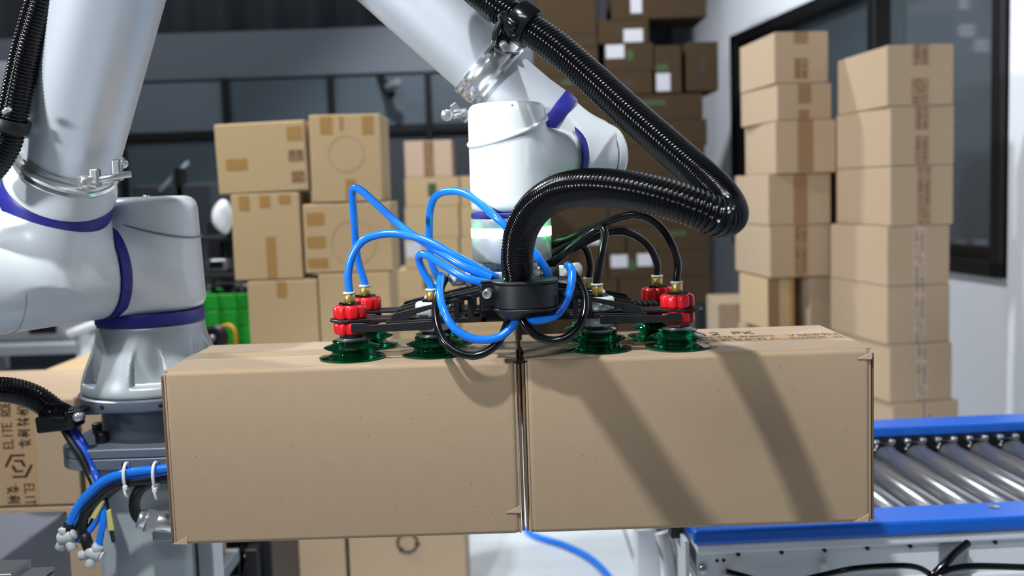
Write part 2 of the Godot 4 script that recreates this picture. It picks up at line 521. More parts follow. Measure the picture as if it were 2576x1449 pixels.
func _ready() -> void:
	# camera
	var cam := Camera3D.new()
	cam.name = "camera"
	cam.fov = rad_to_deg(2 * atan(724.5 / F)); cam.near = 0.05; cam.far = 60
	cam.transform = Transform3D(cam_basis, EYE)
	var lens := CameraAttributesPhysical.new()
	lens.frustum_focal_length = 12.0 * F / 724.5; lens.frustum_focus_distance = 1.15; lens.exposure_aperture = 5.8; lens.frustum_near = 0.05; lens.frustum_far = 60
	lens.auto_exposure_enabled = false
	cam.attributes = lens
	add_child(cam); cam.current = true
	# air, exposure
	var env := Environment.new()
	env.background_mode = Environment.BG_COLOR; env.background_color = Color(0.3, 0.32, 0.35)
	env.tonemap_mode = Environment.TONE_MAPPER_LINEAR; env.tonemap_exposure = 1.0
	env.sdfgi_enabled = true; env.ssao_enabled = true; env.ssil_enabled = true
	var we := WorldEnvironment.new()
	we.name = "hall_air"; we.environment = env; add_child(we)
	make_materials()
	# hall lamps, then unseen ones added to brighten dull places
	lamp_round(Vector3(-0.72, 3.82, 0.16), Vector3(-0.05, 1.1, -1.3), 10.0, 0.06, "black high bay lamp over the camera side of the robot", 25.0)
	lamp_round(Vector3(-2.6, 3.8, -2.7), Vector3(1.3, 0.8, -3.6), 13.0, 0.1, "black high bay lamp over the cartons behind the robot", 42.0)
	lamp_round(Vector3(-3.3, 2.15, 1.4), Vector3(-0.35, 1.9, -1.25), 19.0, 0.2, "unseen black lamp low on a long rod, placed to brighten the robot arm from the left", 12.5)  # unseen lamp placed and narrowed for the highlights on the arm tubes
	lamp_round(Vector3(-3.2, 3.8, -4.9), Vector3(-1.6, 1.7, -6.9), 1.5, 0.1, "added unseen black lamp brightening the glazed partition and soffit", 60.0)  # added to lift the dark back left
	lamp_round(Vector3(-0.5, 4.0, -4.9), Vector3(0.9, 0.6, -5.2), 9.0, 0.1, "added unseen black lamp above the small far carton stack, brightening the right wall", 60.0)  # added so the far end of the right wall gets light
	lamp_round(Vector3(-0.8, 3.9, -1.6), Vector3(-0.65, 1.1, -3.15), 6.5, 0.1, "added unseen black lamp brightening the fronts of the wide carton stack", 20.0)  # added narrow beam that brightens only this stack
	fill_panel(Vector3(-0.8, 4.1, 1.6), Vector2(1.6, 0.5), 4.4, "added white fill panel behind the camera, out of view")  # added fill for the fronts and the shoulder drum
	build_hall()
	build_cartons()
	build_conveyor()
	build_robot()
	build_held()
	build_gripper()
	build_hoses()
	build_pedestal()
	build_far_left()

# ---------------------------------------------------------------- the hall
const WX := 2.48      # the wall on the right runs inwards as it goes back
const WK := 0.128
func on_wall(px: float, py: float) -> float:
	var d := U(px, py, 1.0) - EYE
	return WX / (d.x + WK)
func R(z: float, y: float, off := 0.0) -> Vector3:
	return Vector3(WX - WK * z, y, -z) + Vector3(-1, 0, -WK).normalized() * off
func wall_bar(g: Geo, z0: float, z1: float, y0: float, y1: float, o0: float, o1: float, r := 0.002) -> Geo:
	var b := Basis(Vector3(-WK, 0, -1).normalized(), Vector3.UP, Vector3(1, 0, -WK).normalized())
	return g.box((R(z0, y0, o0) + R(z1, y1, o1)) * 0.5, Vector3((z1 - z0) * sqrt(1 + WK * WK), y1 - y0, absf(o1 - o0)), r, b)

func build_hall() -> void:
	struct("floor", Geo.new().box(Vector3(-0.5, -0.1, -2.9), Vector3(11, 0.2, 12), 0.001), M.floor)
	struct("ceiling", Geo.new().box(Vector3(-0.5, 4.4, -2.9), Vector3(11, 0.2, 12), 0.001), M.ceiling)
	struct("wall_left", Geo.new().box(Vector3(-5.1, 2.2, -2.9), Vector3(0.2, 4.4, 12), 0.001), M.wall_grey)
	struct("wall_front", Geo.new().box(Vector3(-0.5, 2.2, 3.1), Vector3(11, 4.4, 0.2), 0.001), M.wall_grey)
	struct("wall_back", Geo.new().box(Vector3(-0.5, 2.2, -8.7), Vector3(11, 4.4, 0.2), 0.001), M.wall_dark)
	# joint in the floor
	var a := U(1565, 1345, 3.9)
	struct("trim_1", Geo.new().box(Vector3(a.x, 0.0006, -4.2), Vector3(0.008, 0.0012, 2.4), 0.0003), M.steel_blue)
	# wall on the right with its window
	var z0 := on_wall(2531, 350)
	var z1 := on_wall(1848, 350)
	var y0 := U(2531, 700, z0).y
	var y1 := U(1846, 92, z1).y
	var g := Geo.new()
	wall_bar(g, -3.2, z0, 0, 4.4, 0, -0.16); wall_bar(g, z1, 8.65, 0, 4.4, 0, -0.16)
	wall_bar(g, z0, z1, 0, y0, 0, -0.16); wall_bar(g, z0, z1, y1, 4.4, 0, -0.16)
	struct("wall_right", g, M.wall_white)
	struct("wall_dark_backing", wall_bar(Geo.new(), z0 - 0.3, z1 + 0.3, y0 - 0.4, y1 + 0.4, -0.75, -0.8), M.black)  # black sheet standing in for the unlit room behind the glass
	var w := Node3D.new()
	w.name = "window_1"; add_child(w); w.set_meta("kind", "structure")
	var zm := on_wall(2203, 60)
	var fb := 0.065
	for q in [[z0, z0 + fb, y0, y1], [z1 - fb * 2, z1, y0, y1], [z0, z1, y0, y0 + fb], [z0, z1, y1 - fb, y1], [zm - 0.04, zm + 0.04, y0, y1]]:
		obj("frame_bar", wall_bar(Geo.new(), q[0], q[1], q[2], q[3], 0.03, -0.09, 0.004), M.frame_black, w)
	obj("sill_ledge", wall_bar(Geo.new(), z0 + fb, z1 - fb, y0 + fb, y0 + fb + 0.05, -0.02, -0.13, 0.004), M.frame_black, w)
	for q in [[z0 + fb, zm - 0.04], [zm + 0.04, z1 - fb * 2]]:
		obj("pane", wall_bar(Geo.new(), q[0], q[1], y0 + fb, y1 - fb, -0.05, -0.056, 0.001), M.glass, w)
	var sl := Geo.new()
	var y := y0 + fb + 0.06
	while y < y1 - 0.07:
		wall_bar(sl, z0 + fb + 0.02, zm - 0.05, y, y + 0.0075, -0.12, -0.126, 0.001)
		wall_bar(sl, zm + 0.05, z1 - 0.16, y, y + 0.004, -0.16, -0.166, 0.001)
		y += 0.0135
	obj("blind_slats", sl, M.slat, w).set_meta("kind", "stuff")
	# back: soffit, glazed partition, dark cloth above
	var zb := 6.9
	var s := zb / F
	var top := U(600, 78, zb).y
	var low := U(600, 197, zb).y
	struct("trim_2", Geo.new().box(Vector3(-2.3, (top + low) / 2, -zb - 0.2), Vector3(5.4, top - low, 0.4), 0.01), M.wall_grey)
	var cg := Geo.new()
	var prev := []
	for i in 220:
		var x := -4.9 + i * 0.026
		var zz := -zb - 0.14 + 0.05 * sin(i * 0.55) + 0.03 * sin(i * 0.23 + 1.0)
		var nn := Vector3(-(0.0275 * cos(i * 0.55) + 0.007 * cos(i * 0.23 + 1.0)) / 0.026, 0, 1).normalized()
		var now := [cg.add(Vector3(x, top + 0.002, zz), nn), cg.add(Vector3(x, 4.25, zz), nn), cg.add(Vector3(x, top + 0.002, zz - 0.008), -nn), cg.add(Vector3(x, 4.25, zz - 0.008), -nn)]
		if i:
			cg.quad(prev[0], now[0], now[1], prev[1]); cg.quad(prev[2], now[2], now[3], prev[3])
		prev = now
	tag(obj("curtain", cg, M.black_cloth), "dark grey cloth hanging in folds above the grey soffit beam", "curtain")
	var p := Node3D.new()
	p.name = "window_2"; add_child(p); p.set_meta("kind", "structure")
	var xs := [-4.6, U(-60, 250, zb).x, U(300, 250, zb).x, U(568, 250, zb).x, U(834, 250, zb).x, U(1078, 250, zb).x, U(1345, 250, zb).x]
	var rail := U(430, 346, zb).y
	for i in xs.size():
		obj("frame_bar", Geo.new().box(Vector3(xs[i], low / 2, -zb + 0.0), Vector3(0.04, low, 0.06), 0.004), M.frame_black, p)
		if i:
			var c: float = (xs[i] + xs[i - 1]) / 2
			var wd: float = xs[i] - xs[i - 1] - 0.042
			obj("pane", Geo.new().box(Vector3(c, (low + rail + 0.02) / 2, -zb - 0.01), Vector3(wd, low - rail - 0.05, 0.012), 0.002), M.pane_grey if i < 4 else M.pane_dark, p)
			obj("pane", Geo.new().box(Vector3(c, rail / 2, -zb - 0.01), Vector3(wd, rail - 0.06, 0.012), 0.002), M.pane_dark if i < 5 else M.wall_dark, p)
			obj("frame_bar", Geo.new().box(Vector3(c, rail, -zb), Vector3(wd, 0.045, 0.055), 0.004), M.frame_black, p)
	# small camera on a bracket by the soffit
	var o := thing("camera_bracket", "small dark bracket with pale head fixed below the grey soffit beam", "bracket", U(965, 215, zb - 0.1))
	obj("arm", bar(Geo.new(), U(948, 182, zb + 0.06), U(985, 240, zb - 0.1), 0.03), M.frame_black, o)
	obj("head", bar(Geo.new(), U(975, 222, zb - 0.12), U(1005, 208, zb - 0.2), 0.028), M.wall_grey, o)

# ---------------------------------------------------------------- stacks of cartons
func build_cartons() -> void:
	# tall stack of eight by the window
	var gr := "cartons in the tall stack by the window"
	ref_x = 2325
	var ty := [110, 265, 416, 568, 719, 866, 1013, 1160, 1310]
	var l := [2232, 2240, 2240, 2232, 2232, 2238, 2246, 2250]
	var r := [2404, 2410, 2409, 2404, 2406, 2411, 2427, 2432]
	var say := ["top carton of the tall stack by the black window frame", "second carton from the top of the tall stack by the window", "third carton from the top of the tall stack by the window", "fourth carton from the top of the tall stack by the window", "fifth carton from the top of the tall stack, below the window sill level", "sixth carton from the top of the tall stack, behind the lifted carton corner", "seventh carton of the tall stack, just above the far blue conveyor rail", "lowest carton of the tall stack, mostly hidden behind the conveyor"]
	for i in 8:
		var ex := []
		var pr: StandardMaterial3D = M.print_faint if i in [0, 1, 2] else M.print_card
		if i == 0: ex = [["tape", 0.38, 0.0, 0.62, 0.34, pr, 0.02], ["tape", 0.36, 0.55, 0.62, 0.98, pr, 0.3]]
		elif i == 1: ex = [["tape", 0.38, 0.0, 0.6, 0.4, pr, 0.1], ["tape", 0.38, 0.5, 0.6, 0.98, pr, 0.6]]
		elif i == 2: ex = [["tape", 0.42, 0.02, 0.64, 0.98, pr, 0.35]]
		elif i < 7: ex = [["tape", 0.42, 0.0, 0.6, 0.98, pr, 0.13 * i - 0.3]]
		carton(say[i], gr, l[i], r[i], ty[i], ty[i + 1], 3.4 if i < 7 else 3.42, 0.4, M.card, ex, deg_to_rad([5.0, 7.5, 7.5, 9.5, 9.5, 9.0, 8.0, 7.0][i]))
	var pal := thing("pallet", "low wooden pallet under the tall stack by the window", "pallet", Vector3(U(2325, 1300, 3.5).x, 0, -3.62))
	var py := U(2320, 1310, 3.42).y
	for k in 3: part("deck_board", Geo.new().box(Vector3(0, py - 0.012, -0.16 + k * 0.16), Vector3(0.34, 0.022, 0.12), 0.003), M.card_edge, pal)
	for k in 3: part("bearer", Geo.new().box(Vector3(-0.14 + k * 0.14, (py - 0.023) / 2, 0), Vector3(0.05, py - 0.023, 0.44), 0.003), M.card_edge, pal)
	# stack left of it
	gr = "cartons in the uneven stack left of the tall one"
	ref_x = 2020
	carton("top carton of the uneven stack in front of the window, dark tape square on it", gr, 1948, 2086, 78, 208, 3.78, 0.4, M.card, [["tape", 0.36, 0.0, 0.62, 0.24, M.tape_dark], ["tape", 0.36, 0.52, 0.62, 0.92, M.print_faint, 0.1]], deg_to_rad(5))
	carton("second carton down in the uneven stack, two brown tape patches", gr, 1955, 2096, 208, 302, 3.78, 0.4, M.card, [["tape", 0.38, 0.02, 0.62, 0.56, M.tape_dark], ["tape", 0.38, 0.72, 0.58, 0.98, M.tape_dark]], deg_to_rad(6))
	carton("third carton down in the uneven stack, jutting out to the left", gr, 1951, 2104, 302, 436, 3.78, 0.42, M.card, [["tape", 0.36, 0.0, 0.62, 0.98, M.tape_dark]], deg_to_rad(2))
	carton("fourth carton down in the uneven stack beside the black hose bend", gr, 1933, 2095, 436, 566, 3.8, 0.4, M.card, [["tape", 0.4, 0.0, 0.62, 0.98, M.tape_dark]], deg_to_rad(5))
	carton("fifth carton down in the uneven stack, small print on its tape", gr, 1937, 2095, 566, 698, 3.8, 0.4, M.card, [["tape", 0.4, 0.0, 0.62, 0.98, M.print_faint, 0.55]], deg_to_rad(6))
	carton("narrow carton with two tape stripes under the uneven stack", gr, 1932, 2002, 698, 829, 3.84, 0.3, M.card_yellow, [["tape", 0.0, 0.0, 0.42, 0.98, M.tape_dark], ["tape", 0.84, 0.0, 1.0, 0.98, M.tape_yellow]], deg_to_rad(8))
	carton("plain carton with a dark front between the two window stacks", gr, 2037, 2112, 698, 838, 3.84, 0.36, M.card, [], deg_to_rad(10))
	carton("carton at the foot of the uneven stack, behind the lifted carton", gr, 1940, 2118, 838, 990, 3.84, 0.4, M.card, [], deg_to_rad(5))
	carton("lower carton at the foot of the uneven stack, hidden by the lifted carton", gr, 1940, 2118, 990, 1145, 3.84, 0.4, M.card, [], deg_to_rad(5))
	var hb := U(2020, 1145, 3.84).y
	var leftover := Geo.new().box(Vector3(U(2025, 1200, 3.84).x, hb / 2 - 0.001, -4.03), Vector3(0.3, hb - 0.004, 0.42), 0.006)
	tag(obj("storage_crate", leftover, M.card_edge), "brown crate standing on the floor below the uneven stack", "crate")
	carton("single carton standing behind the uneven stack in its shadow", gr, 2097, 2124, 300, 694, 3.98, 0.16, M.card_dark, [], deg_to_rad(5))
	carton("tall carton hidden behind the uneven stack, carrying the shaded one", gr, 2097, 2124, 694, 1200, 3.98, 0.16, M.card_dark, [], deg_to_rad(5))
	carton("carton with dark tape beside the white wall, behind the lifted carton", "", 1806, 1908, 757, 860, 4.7, 0.42, M.card, [["tape", 0.5, 0.0, 0.78, 0.98, M.tape_dark]], deg_to_rad(-4))
	carton("carton carrying the taped one beside the white wall", "", 1800, 1912, 860, 1190, 4.7, 0.44, M.card, [], deg_to_rad(-4))
	# stack behind the gripper, towards the middle
	gr = "cartons in the wide stack behind the gripper"
	ref_x = 780
	var zc := 3.15
	carton("wide carton on top of the middle stack, three tape marks at its right edge", gr, 546, 770, 303, 481, zc, 0.2, M.card_yellow, [["tape", 0.1, 0.5, 0.34, 0.66, M.tape_yellow], ["tape", 0.8, 0.08, 0.97, 0.28, M.tape_yellow], ["tape", 0.8, 0.42, 0.97, 0.58, M.print_faint, 0.0], ["tape", 0.82, 0.72, 0.97, 0.88, M.print_faint, 0.5]], 0, deg_to_rad(1.2))
	carton("upright carton with two tape strips at its top, on the middle stack", gr, 780, 957, 290, 512, zc, 0.22, M.card_yellow, [["tape", 0.15, 0.02, 0.32, 0.22, M.tape_yellow], ["tape", 0.42, 0.02, 0.48, 0.18, M.tape_yellow], ["tape", 0.74, 0.02, 0.9, 0.23, M.tape_yellow], ["tape", 0.48, 0.74, 0.62, 0.98, M.tape_yellow], ["printed_ring", 0.25, 0.24, 0.75, 0.66]], 0, deg_to_rad(-0.6))
	carton("tall carton with three tape marks along its top and one low strip", gr, 585, 757, 482, 701, zc, 0.22, M.card_yellow, [["tape", 0.12, 0.02, 0.27, 0.19, M.tape_yellow], ["tape", 0.42, 0.02, 0.57, 0.16, M.tape_yellow], ["tape", 0.7, 0.02, 0.87, 0.13, M.tape_yellow], ["tape", 0.48, 0.5, 0.62, 0.98, M.tape_yellow]])
	carton("carton with three tape marks down its left edge behind the blue tubes", gr, 765, 986, 514, 689, zc, 0.2, M.card_yellow, [["tape", 0.04, 0.12, 0.24, 0.3, M.tape_yellow], ["tape", 0.03, 0.46, 0.24, 0.63, M.tape_yellow], ["tape", 0.03, 0.78, 0.26, 0.92, M.tape_yellow], ["printed_ring", 0.36, 0.24, 0.76, 0.9]])
	carton("large carton in the middle stack beside the green crate", gr, 630, 806, 702, 1010, zc, 0.22, M.card_yellow, [["tape", 0.42, 0.01, 0.56, 0.14, M.tape_yellow]])
	carton("large plain carton in the middle stack behind the red left knobs", gr, 808, 988, 690, 1010, zc, 0.22, M.card_yellow, [])
	carton("middle stack carton hidden behind the lifted left carton", gr, 680, 876, 1010, 1330, zc - 0.02, 0.24, M.card_yellow, [])
	carton("second middle stack carton hidden behind the lifted left carton", gr, 878, 1180, 1010, 1330, zc - 0.02, 0.24, M.card_yellow, [])
	gr = "cartons on the floor below the lifted cartons"
	carton("plain carton low on the floor next to the black cabinet", gr, 690, 877, 1330, 1560, zc - 0.02, 0.26, M.card, [])
	carton("low carton with a printed recycling mark below the lifted cartons", gr, 881, 1182, 1330, 1560, zc - 0.02, 0.26, M.card, [["recycling_mark", 0.41, 0.08, 0.6, 0.29]])
	# small stack further back
	gr = "cartons in the small far stack left of the wrist"
	ref_x = 1130
	var zs := 5.6
	carton("small pinkish carton on top of the far stack left of the wrist", gr, 1018, 1136, 352, 445, zs, 0.3, M.card_pink, [["tape", 0.4, 0.02, 0.62, 0.98, M.print_faint, 0.2]])
	var rows := [445, 519, 598, 674, 752, 830, 908]
	for i in 6:
		var ex := [["green_mark", 0.42, 0.2, 0.58, 0.66, M.green_ink]] if i in [0, 3] else [["paper_label", 0.02, 0.1, 0.3, 0.6, M.paper]] if i == 2 else []
		var nth: String = ["first", "second", "third", "fourth", "fifth", "sixth"][i]
		carton("%s far stack carton below the pinkish one%s" % [nth, [", green mark on it", "", ", white paper label on it", ", mark half hidden by tubes", "", ""][i]], gr, 1019 if i < 3 else 1000, 1155, rows[i], rows[i + 1], zs, 0.3, M.card_yellow, ex)
		carton("%s far stack carton from the top, next to the wrist housing" % nth, gr, 1159, 1296, rows[i], rows[i + 1], zs, 0.3, M.card_yellow, [])
	for i in 2: carton(["far stack base carton hidden behind the gripper", "far stack base carton hidden behind the wrist"][i], gr, [1005, 1159][i], [1155, 1296][i], 908, 1068, zs, 0.3, M.card_yellow, [])
	# dark stack in the back corner: x left, x right, y top, y bottom, mark, where it is
	gr = "dark cartons stacked in the back corner"
	ref_x = 1560
	var d := [
		[1348, 1496, -60, 84, 0, "topmost at the left, cut by the picture edge"], [1541, 1772, -60, 50, 1, "topmost, wide, paper label hanging at its left"],
		[1345, 1500, 84, 118, 0, "flat one under the topmost left"], [1505, 1630, 50, 110, 2, "small one with a big paper label low on it"],
		[1345, 1502, 118, 186, 0, "left of the paper labelled pair beside the hose clip"], [1522, 1642, 110, 180, 3, "with a paper label at its upper left corner"],
		[1648, 1714, 118, 239, 4, "upright, with a tall paper label"], [1727, 1806, 112, 236, 5, "upright, jutting out beside the white wall"],
		[1345, 1516, 186, 241, 6, "behind the hose, green print"], [1518, 1640, 180, 239, 5, "under the one with the corner label"],
		[1345, 1432, 241, 306, 0, "narrow one behind the blue wrist band"], [1434, 1764, 241, 306, 6, "widest in the upper part, green print near its middle"],
		[1345, 1470, 306, 372, 0, "behind the white elbow end cap"], [1472, 1776, 306, 372, 6, "wide one right of the end cap, faint green print"],
		[1345, 1566, 372, 440, 0, "behind the wrist joint ring"], [1568, 1772, 372, 440, 5, "right of the end cap with a dark centre mark"],
		[1345, 1556, 440, 520, 0, "just above the hose arch"], [1558, 1782, 440, 520, 0, "between hose diagonal and hose arch"],
		[1345, 1530, 520, 578, 0, "under the hose arch, left one"], [1533, 1786, 520, 572, 0, "under the hose arch, right one"],
		[1345, 1574, 578, 636, 7, "crossed by black tubes, white label at its middle"], [1577, 1784, 572, 636, 6, "right of the black tubes with green lettering"],
		[1345, 1528, 636, 700, 0, "behind the rear black tube ends"], [1531, 1652, 636, 700, 8, "with two white labels side by side"], [1655, 1786, 636, 700, 5, "right of the two white labels"],
		[1345, 1556, 700, 770, 3, "with a white label behind the brass fittings"], [1559, 1790, 700, 770, 0, "behind the red right knobs"],
		[1300, 1548, 770, 860, 9, "low one with a white label behind the white knob"], [1551, 1740, 770, 860, 0, "low one behind the rear green cup"],
		[1300, 1540, 860, 950, 0, "below the labelled low one, hidden by the lifted carton"], [1543, 1790, 860, 950, 0, "below the rear green cup, hidden by the lifted carton"],
		[1300, 1540, 950, 1052, 0, "at the foot of the pile on the left"], [1543, 1790, 950, 1052, 0, "at the foot of the pile on the right"]]
	for q in d:
		var ex := []
		match int(q[4]):
			1: ex = [["paper_label", 0.19, 0.3, 0.31, 0.86, M.paper]]
			2: ex = [["paper_label", 0.5, 0.4, 0.88, 0.95, M.paper], ["dark_mark", 0.36, 0.3, 0.46, 0.6, M.ink]]
			3: ex = [["paper_label", 0.02, 0.03, 0.4, 0.52, M.paper], ["dark_mark", 0.46, 0.25, 0.58, 0.6, M.green_ink]]
			4: ex = [["paper_label", 0.04, 0.58, 0.56, 0.95, M.paper], ["green_mark", 0.04, 0.4, 0.5, 0.52, M.green_ink]]
			5: ex = [["dark_mark", 0.42, 0.36, 0.6, 0.62, M.ink]]
			6: ex = [["green_mark", 0.4, 0.22, 0.72, 0.4, M.green_ink]]
			7: ex = [["paper_label", 0.55, 0.1, 0.75, 0.6, M.paper]]
			8: ex = [["paper_label", 0.05, 0.08, 0.4, 0.58, M.paper], ["paper_label", 0.6, 0.06, 0.92, 0.56, M.paper], ["dark_mark", 0.42, 0.3, 0.56, 0.7, M.green_ink]]
			9: ex = [["paper_label", 0.74, 0.1, 0.98, 0.45, M.paper]]
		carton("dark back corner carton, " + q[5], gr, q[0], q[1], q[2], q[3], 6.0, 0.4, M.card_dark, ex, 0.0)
	# cartons at the left by the pedestal
	ref_x = 100
	gr = "cartons beside the robot pedestal"
	carton("carton with printed tape carrying a six sided mark, beside the pedestal", gr, -330, 203, 1004, 1274, 1.95, 0.36, M.card, [["tape", 0.63, 0.02, 0.80, 0.98, M.print, 0.28]])
	carton("carton next to the printed one, partly behind the grey pedestal", gr, 208, 440, 1004, 1274, 1.95, 0.36, M.card, [])
	carton("plain lower carton under the printed one beside the pedestal", gr, -330, 285, 1275, 1560, 1.95, 0.36, M.card, [])
	carton("carton at the bottom behind the pedestal column", gr, 292, 440, 1275, 1560, 1.95, 0.36, M.card, [])
	carton("upper carton with a pale top behind the printed one", gr, 96, 330, 936, 986, 2.55, 0.34, M.card_yellow, [["tape", 0.4, 0.0, 0.62, 0.98, M.tape_yellow]])
	stacking_table("grey table under the printed tape carton", U(-330, 1400, 1.95).x - 0.02, U(440, 1400, 1.95).x + 0.02, U(100, 1560, 1.95).y, -1.94, -2.33)
	stacking_table("grey table under the pale topped carton", U(96, 1400, 2.55).x - 0.02, U(330, 1400, 2.55).x + 0.02, U(100, 1566, 2.55).y, -2.54, -2.91)
	for i in 2: carton(["carton below the pale topped one, hidden from view", "carton at the foot below the pale topped one"][i], gr, 96, 330, 986 + i * 250, 1236 + i * 330, 2.55, 0.34, M.card, [])

# ---------------------------------------------------------------- conveyor
func stacking_table(label: String, x0: float, x1: float, y: float, z0: float, z1: float) -> void:
	var t := thing("stacking_table", label, "table", Vector3((x0 + x1) / 2, 0, (z0 + z1) / 2))
	var w := x1 - x0
	var d := absf(z1 - z0)
	part("table_top", Geo.new().box(Vector3(0, y - 0.015, 0), Vector3(w, 0.03, d), 0.003), M.wall_grey, t)
	for k in 4: part("leg", Geo.new().box(Vector3((w / 2 - 0.04) * (k % 2 * 2 - 1), (y - 0.03) / 2, (d / 2 - 0.04) * (k / 2 * 2 - 1)), Vector3(0.04, y - 0.03, 0.04), 0.003), M.wall_grey, t)
func build_conveyor() -> void:
	var yaw := deg_to_rad(-2.4)
	var near := U(1745, 1336, 1.5)        # upper front corner of the near rail at its free end
	var b := Basis(Vector3.UP, -yaw)       # x along the conveyor, z towards the camera
	var o := thing("roller_conveyor", "blue railed roller conveyor with steel rollers and a white frame", "conveyor", Vector3(near.x, 0, near.z))
	o.basis = b
	var top := near.y
	var zn := U(2400, 1290, 1.5).z
	var wide := 0.62
	var long := 1.9
	var g := Geo.new()
	var bot := top - 0.0225
	for k in 2:
		var zz := -0.036 if k == 0 else -wide
		part("rail", Geo.new().box(Vector3(long / 2, (top + bot) / 2, zz), Vector3(long, top - bot, 0.076), 0.006, Basis(), 3), M.rail_blue, o)
	for k in 9:
		var x := 0.04 + k * 0.2
		part("rail_bolt", Geo.new().lathe([Vector2(0.009, -0.002), Vector2(0.009, 0.0015), Vector2(0.006, 0.003), Vector2(0, 0.003)], Transform3D(Basis(), Vector3(x + 0.24, top, -0.045)), 12), M.zinc, o)
	# rollers with their axle ends along the far rail
	var n := 28
	for k in n:
		var x := 0.05 + k * 0.0655
		var rr := 0.025
		var y := top - 0.05
		part("roller", bar(Geo.new(), Vector3(x, y, -0.085), Vector3(x, y, -wide + 0.07), rr, 28), M.roller, o)
		part("axle_end", bar(Geo.new(), Vector3(x, top - 0.03, -wide + 0.049), Vector3(x, top - 0.03, -wide + 0.036), 0.0065, 10), M.chrome, o)
		part("axle_end", bar(Geo.new(), Vector3(x + 0.0327, top - 0.03, -wide + 0.049), Vector3(x + 0.0327, top - 0.03, -wide + 0.036), 0.0065, 10), M.chrome, o)
		part("drive_belt", Geo.new().lathe([Vector2(rr + 0.001, -0.01), Vector2(rr + 0.004, -0.007), Vector2(rr + 0.004, 0.007), Vector2(rr + 0.001, 0.01)], Transform3D(Basis(Vector3.RIGHT, PI / 2), Vector3(x, y, -wide + 0.082)), 24), M.rubber, o)
	part("chain_guard", Geo.new().box(Vector3(long / 2, top - 0.04, -wide + 0.033), Vector3(long - 0.02, 0.034, 0.008), 0.002), M.black, o)
	part("under_tray", Geo.new().box(Vector3(long / 2, top - 0.12, -wide / 2), Vector3(long - 0.05, 0.01, wide - 0.08), 0.003), M.zinc, o)
	# white frame
	part("side_beam", Geo.new().box(Vector3(long / 2 + 0.006, bot - 0.0085, -0.043), Vector3(long, 0.017, 0.078), 0.005, Basis(), 2), M.frame_white, o)
	part("side_panel", Geo.new().box(Vector3(long / 2 + 0.008, bot - 0.06, -0.02), Vector3(long, 0.088, 0.012), 0.002), M.frame_white, o)
	part("lower_beam", Geo.new().box(Vector3(long / 2 + 0.008, bot - 0.083, -0.036), Vector3(long, 0.03, 0.06), 0.005, Basis(), 2), M.frame_white, o)
	part("side_beam", Geo.new().box(Vector3(long / 2, bot - 0.07, -wide), Vector3(long, 0.135, 0.07), 0.006), M.frame_white, o)
	for x in [-0.012]:
		part("end_plate", Geo.new().prism(PackedVector2Array([Vector2(0.0, bot), Vector2(wide - 0.1, bot), Vector2(wide - 0.1, bot - 0.03), Vector2(0.09, bot - 0.045), Vector2(0.05, bot - 0.16), Vector2(0, bot - 0.16)]), 0.006, Transform3D(Basis(Vector3(0, 0, -1), Vector3.UP, Vector3.RIGHT), Vector3(x + 0.006, 0, -0.02))), M.frame_white, o)
	for q in [[0.03, -0.05], [0.03, -wide + 0.02], [long - 0.1, -0.05], [long - 0.1, -wide + 0.02]]:
		part("leg", Geo.new().box(Vector3(q[0], (bot - 0.14) / 2, q[1]), Vector3(0.05, bot - 0.14, 0.05), 0.004), M.frame_white, o)
	part("brace", bar(Geo.new(), Vector3(-0.03, bot - 0.01, -0.1), Vector3(0.02, bot - 0.26, -0.1), 0.012), M.frame_white, o)
	part("end_bracket", Geo.new().box(Vector3(-0.025, bot - 0.02, -0.12), Vector3(0.012, 0.08, 0.03), 0.002), M.zinc, o)
	part("end_screw", bar(Geo.new(), Vector3(-0.07, bot - 0.005, -0.11), Vector3(-0.03, bot - 0.005, -0.11), 0.006), M.chrome, o)
	part("end_block", Geo.new().box(Vector3(-0.012, top - 0.018, -0.075), Vector3(0.02, 0.028, 0.03), 0.002), M.black, o)
	for k in 7:
		part("panel_bolt", bar(Geo.new(), Vector3(0.07 + k * 0.066, bot - 0.021, -0.015), Vector3(0.07 + k * 0.066, bot - 0.021, -0.009), 0.003, 10), M.frame_black, o)
	part("panel_bolt", bar(Geo.new(), Vector3(0.016, bot - 0.041, -0.015), Vector3(0.016, bot - 0.041, -0.006), 0.007, 12), M.zinc, o)
	for k in 2: part("panel_hole", bar(Geo.new(), Vector3(0.038 + k * 0.01, bot - 0.03, -0.015), Vector3(0.038 + k * 0.01, bot - 0.03, -0.0135), 0.003, 10), M.black, o)
	part("cable_clip", Geo.new().box(Vector3(0.2, bot - 0.055, -0.011), Vector3(0.012, 0.034, 0.01), 0.003), M.white_plastic, o)
	part("cable_gland", bar(Geo.new(), Vector3(0.052, bot - 0.053, -0.016), Vector3(0.052, bot - 0.053, -0.002), 0.008, 12), M.white_plastic, o)
	part("clamp_plate", Geo.new().box(Vector3(0.4, bot - 0.038, -0.011), Vector3(0.044, 0.04, 0.007), 0.0015), M.zinc, o)
	part("clamp_tab", Geo.new().box(Vector3(0.4, bot - 0.06, -0.006), Vector3(0.044, 0.006, 0.016), 0.0015), M.zinc, o)
	tag(obj("cable", Geo.new().tube(smooth(path([[1826, 1437, 1.497], [1870, 1449, 1.495], [1960, 1470, 1.495], [2060, 1449, 1.495], [2150, 1430, 1.49], [2260, 1423, 1.49], [2310, 1428, 1.49], [2340, 1445, 1.49]])), 0.0045), M.rubber), "black cable clipped along the white conveyor panel", "cable")
	tag(obj("cable", Geo.new().tube(smooth(path([[2435, 1366, 1.51], [2410, 1385, 1.5], [2385, 1410, 1.49], [2350, 1446, 1.485], [2340, 1470, 1.485]])), 0.006), M.rubber), "thick black cable dropping from the zinc plate on the conveyor", "cable")
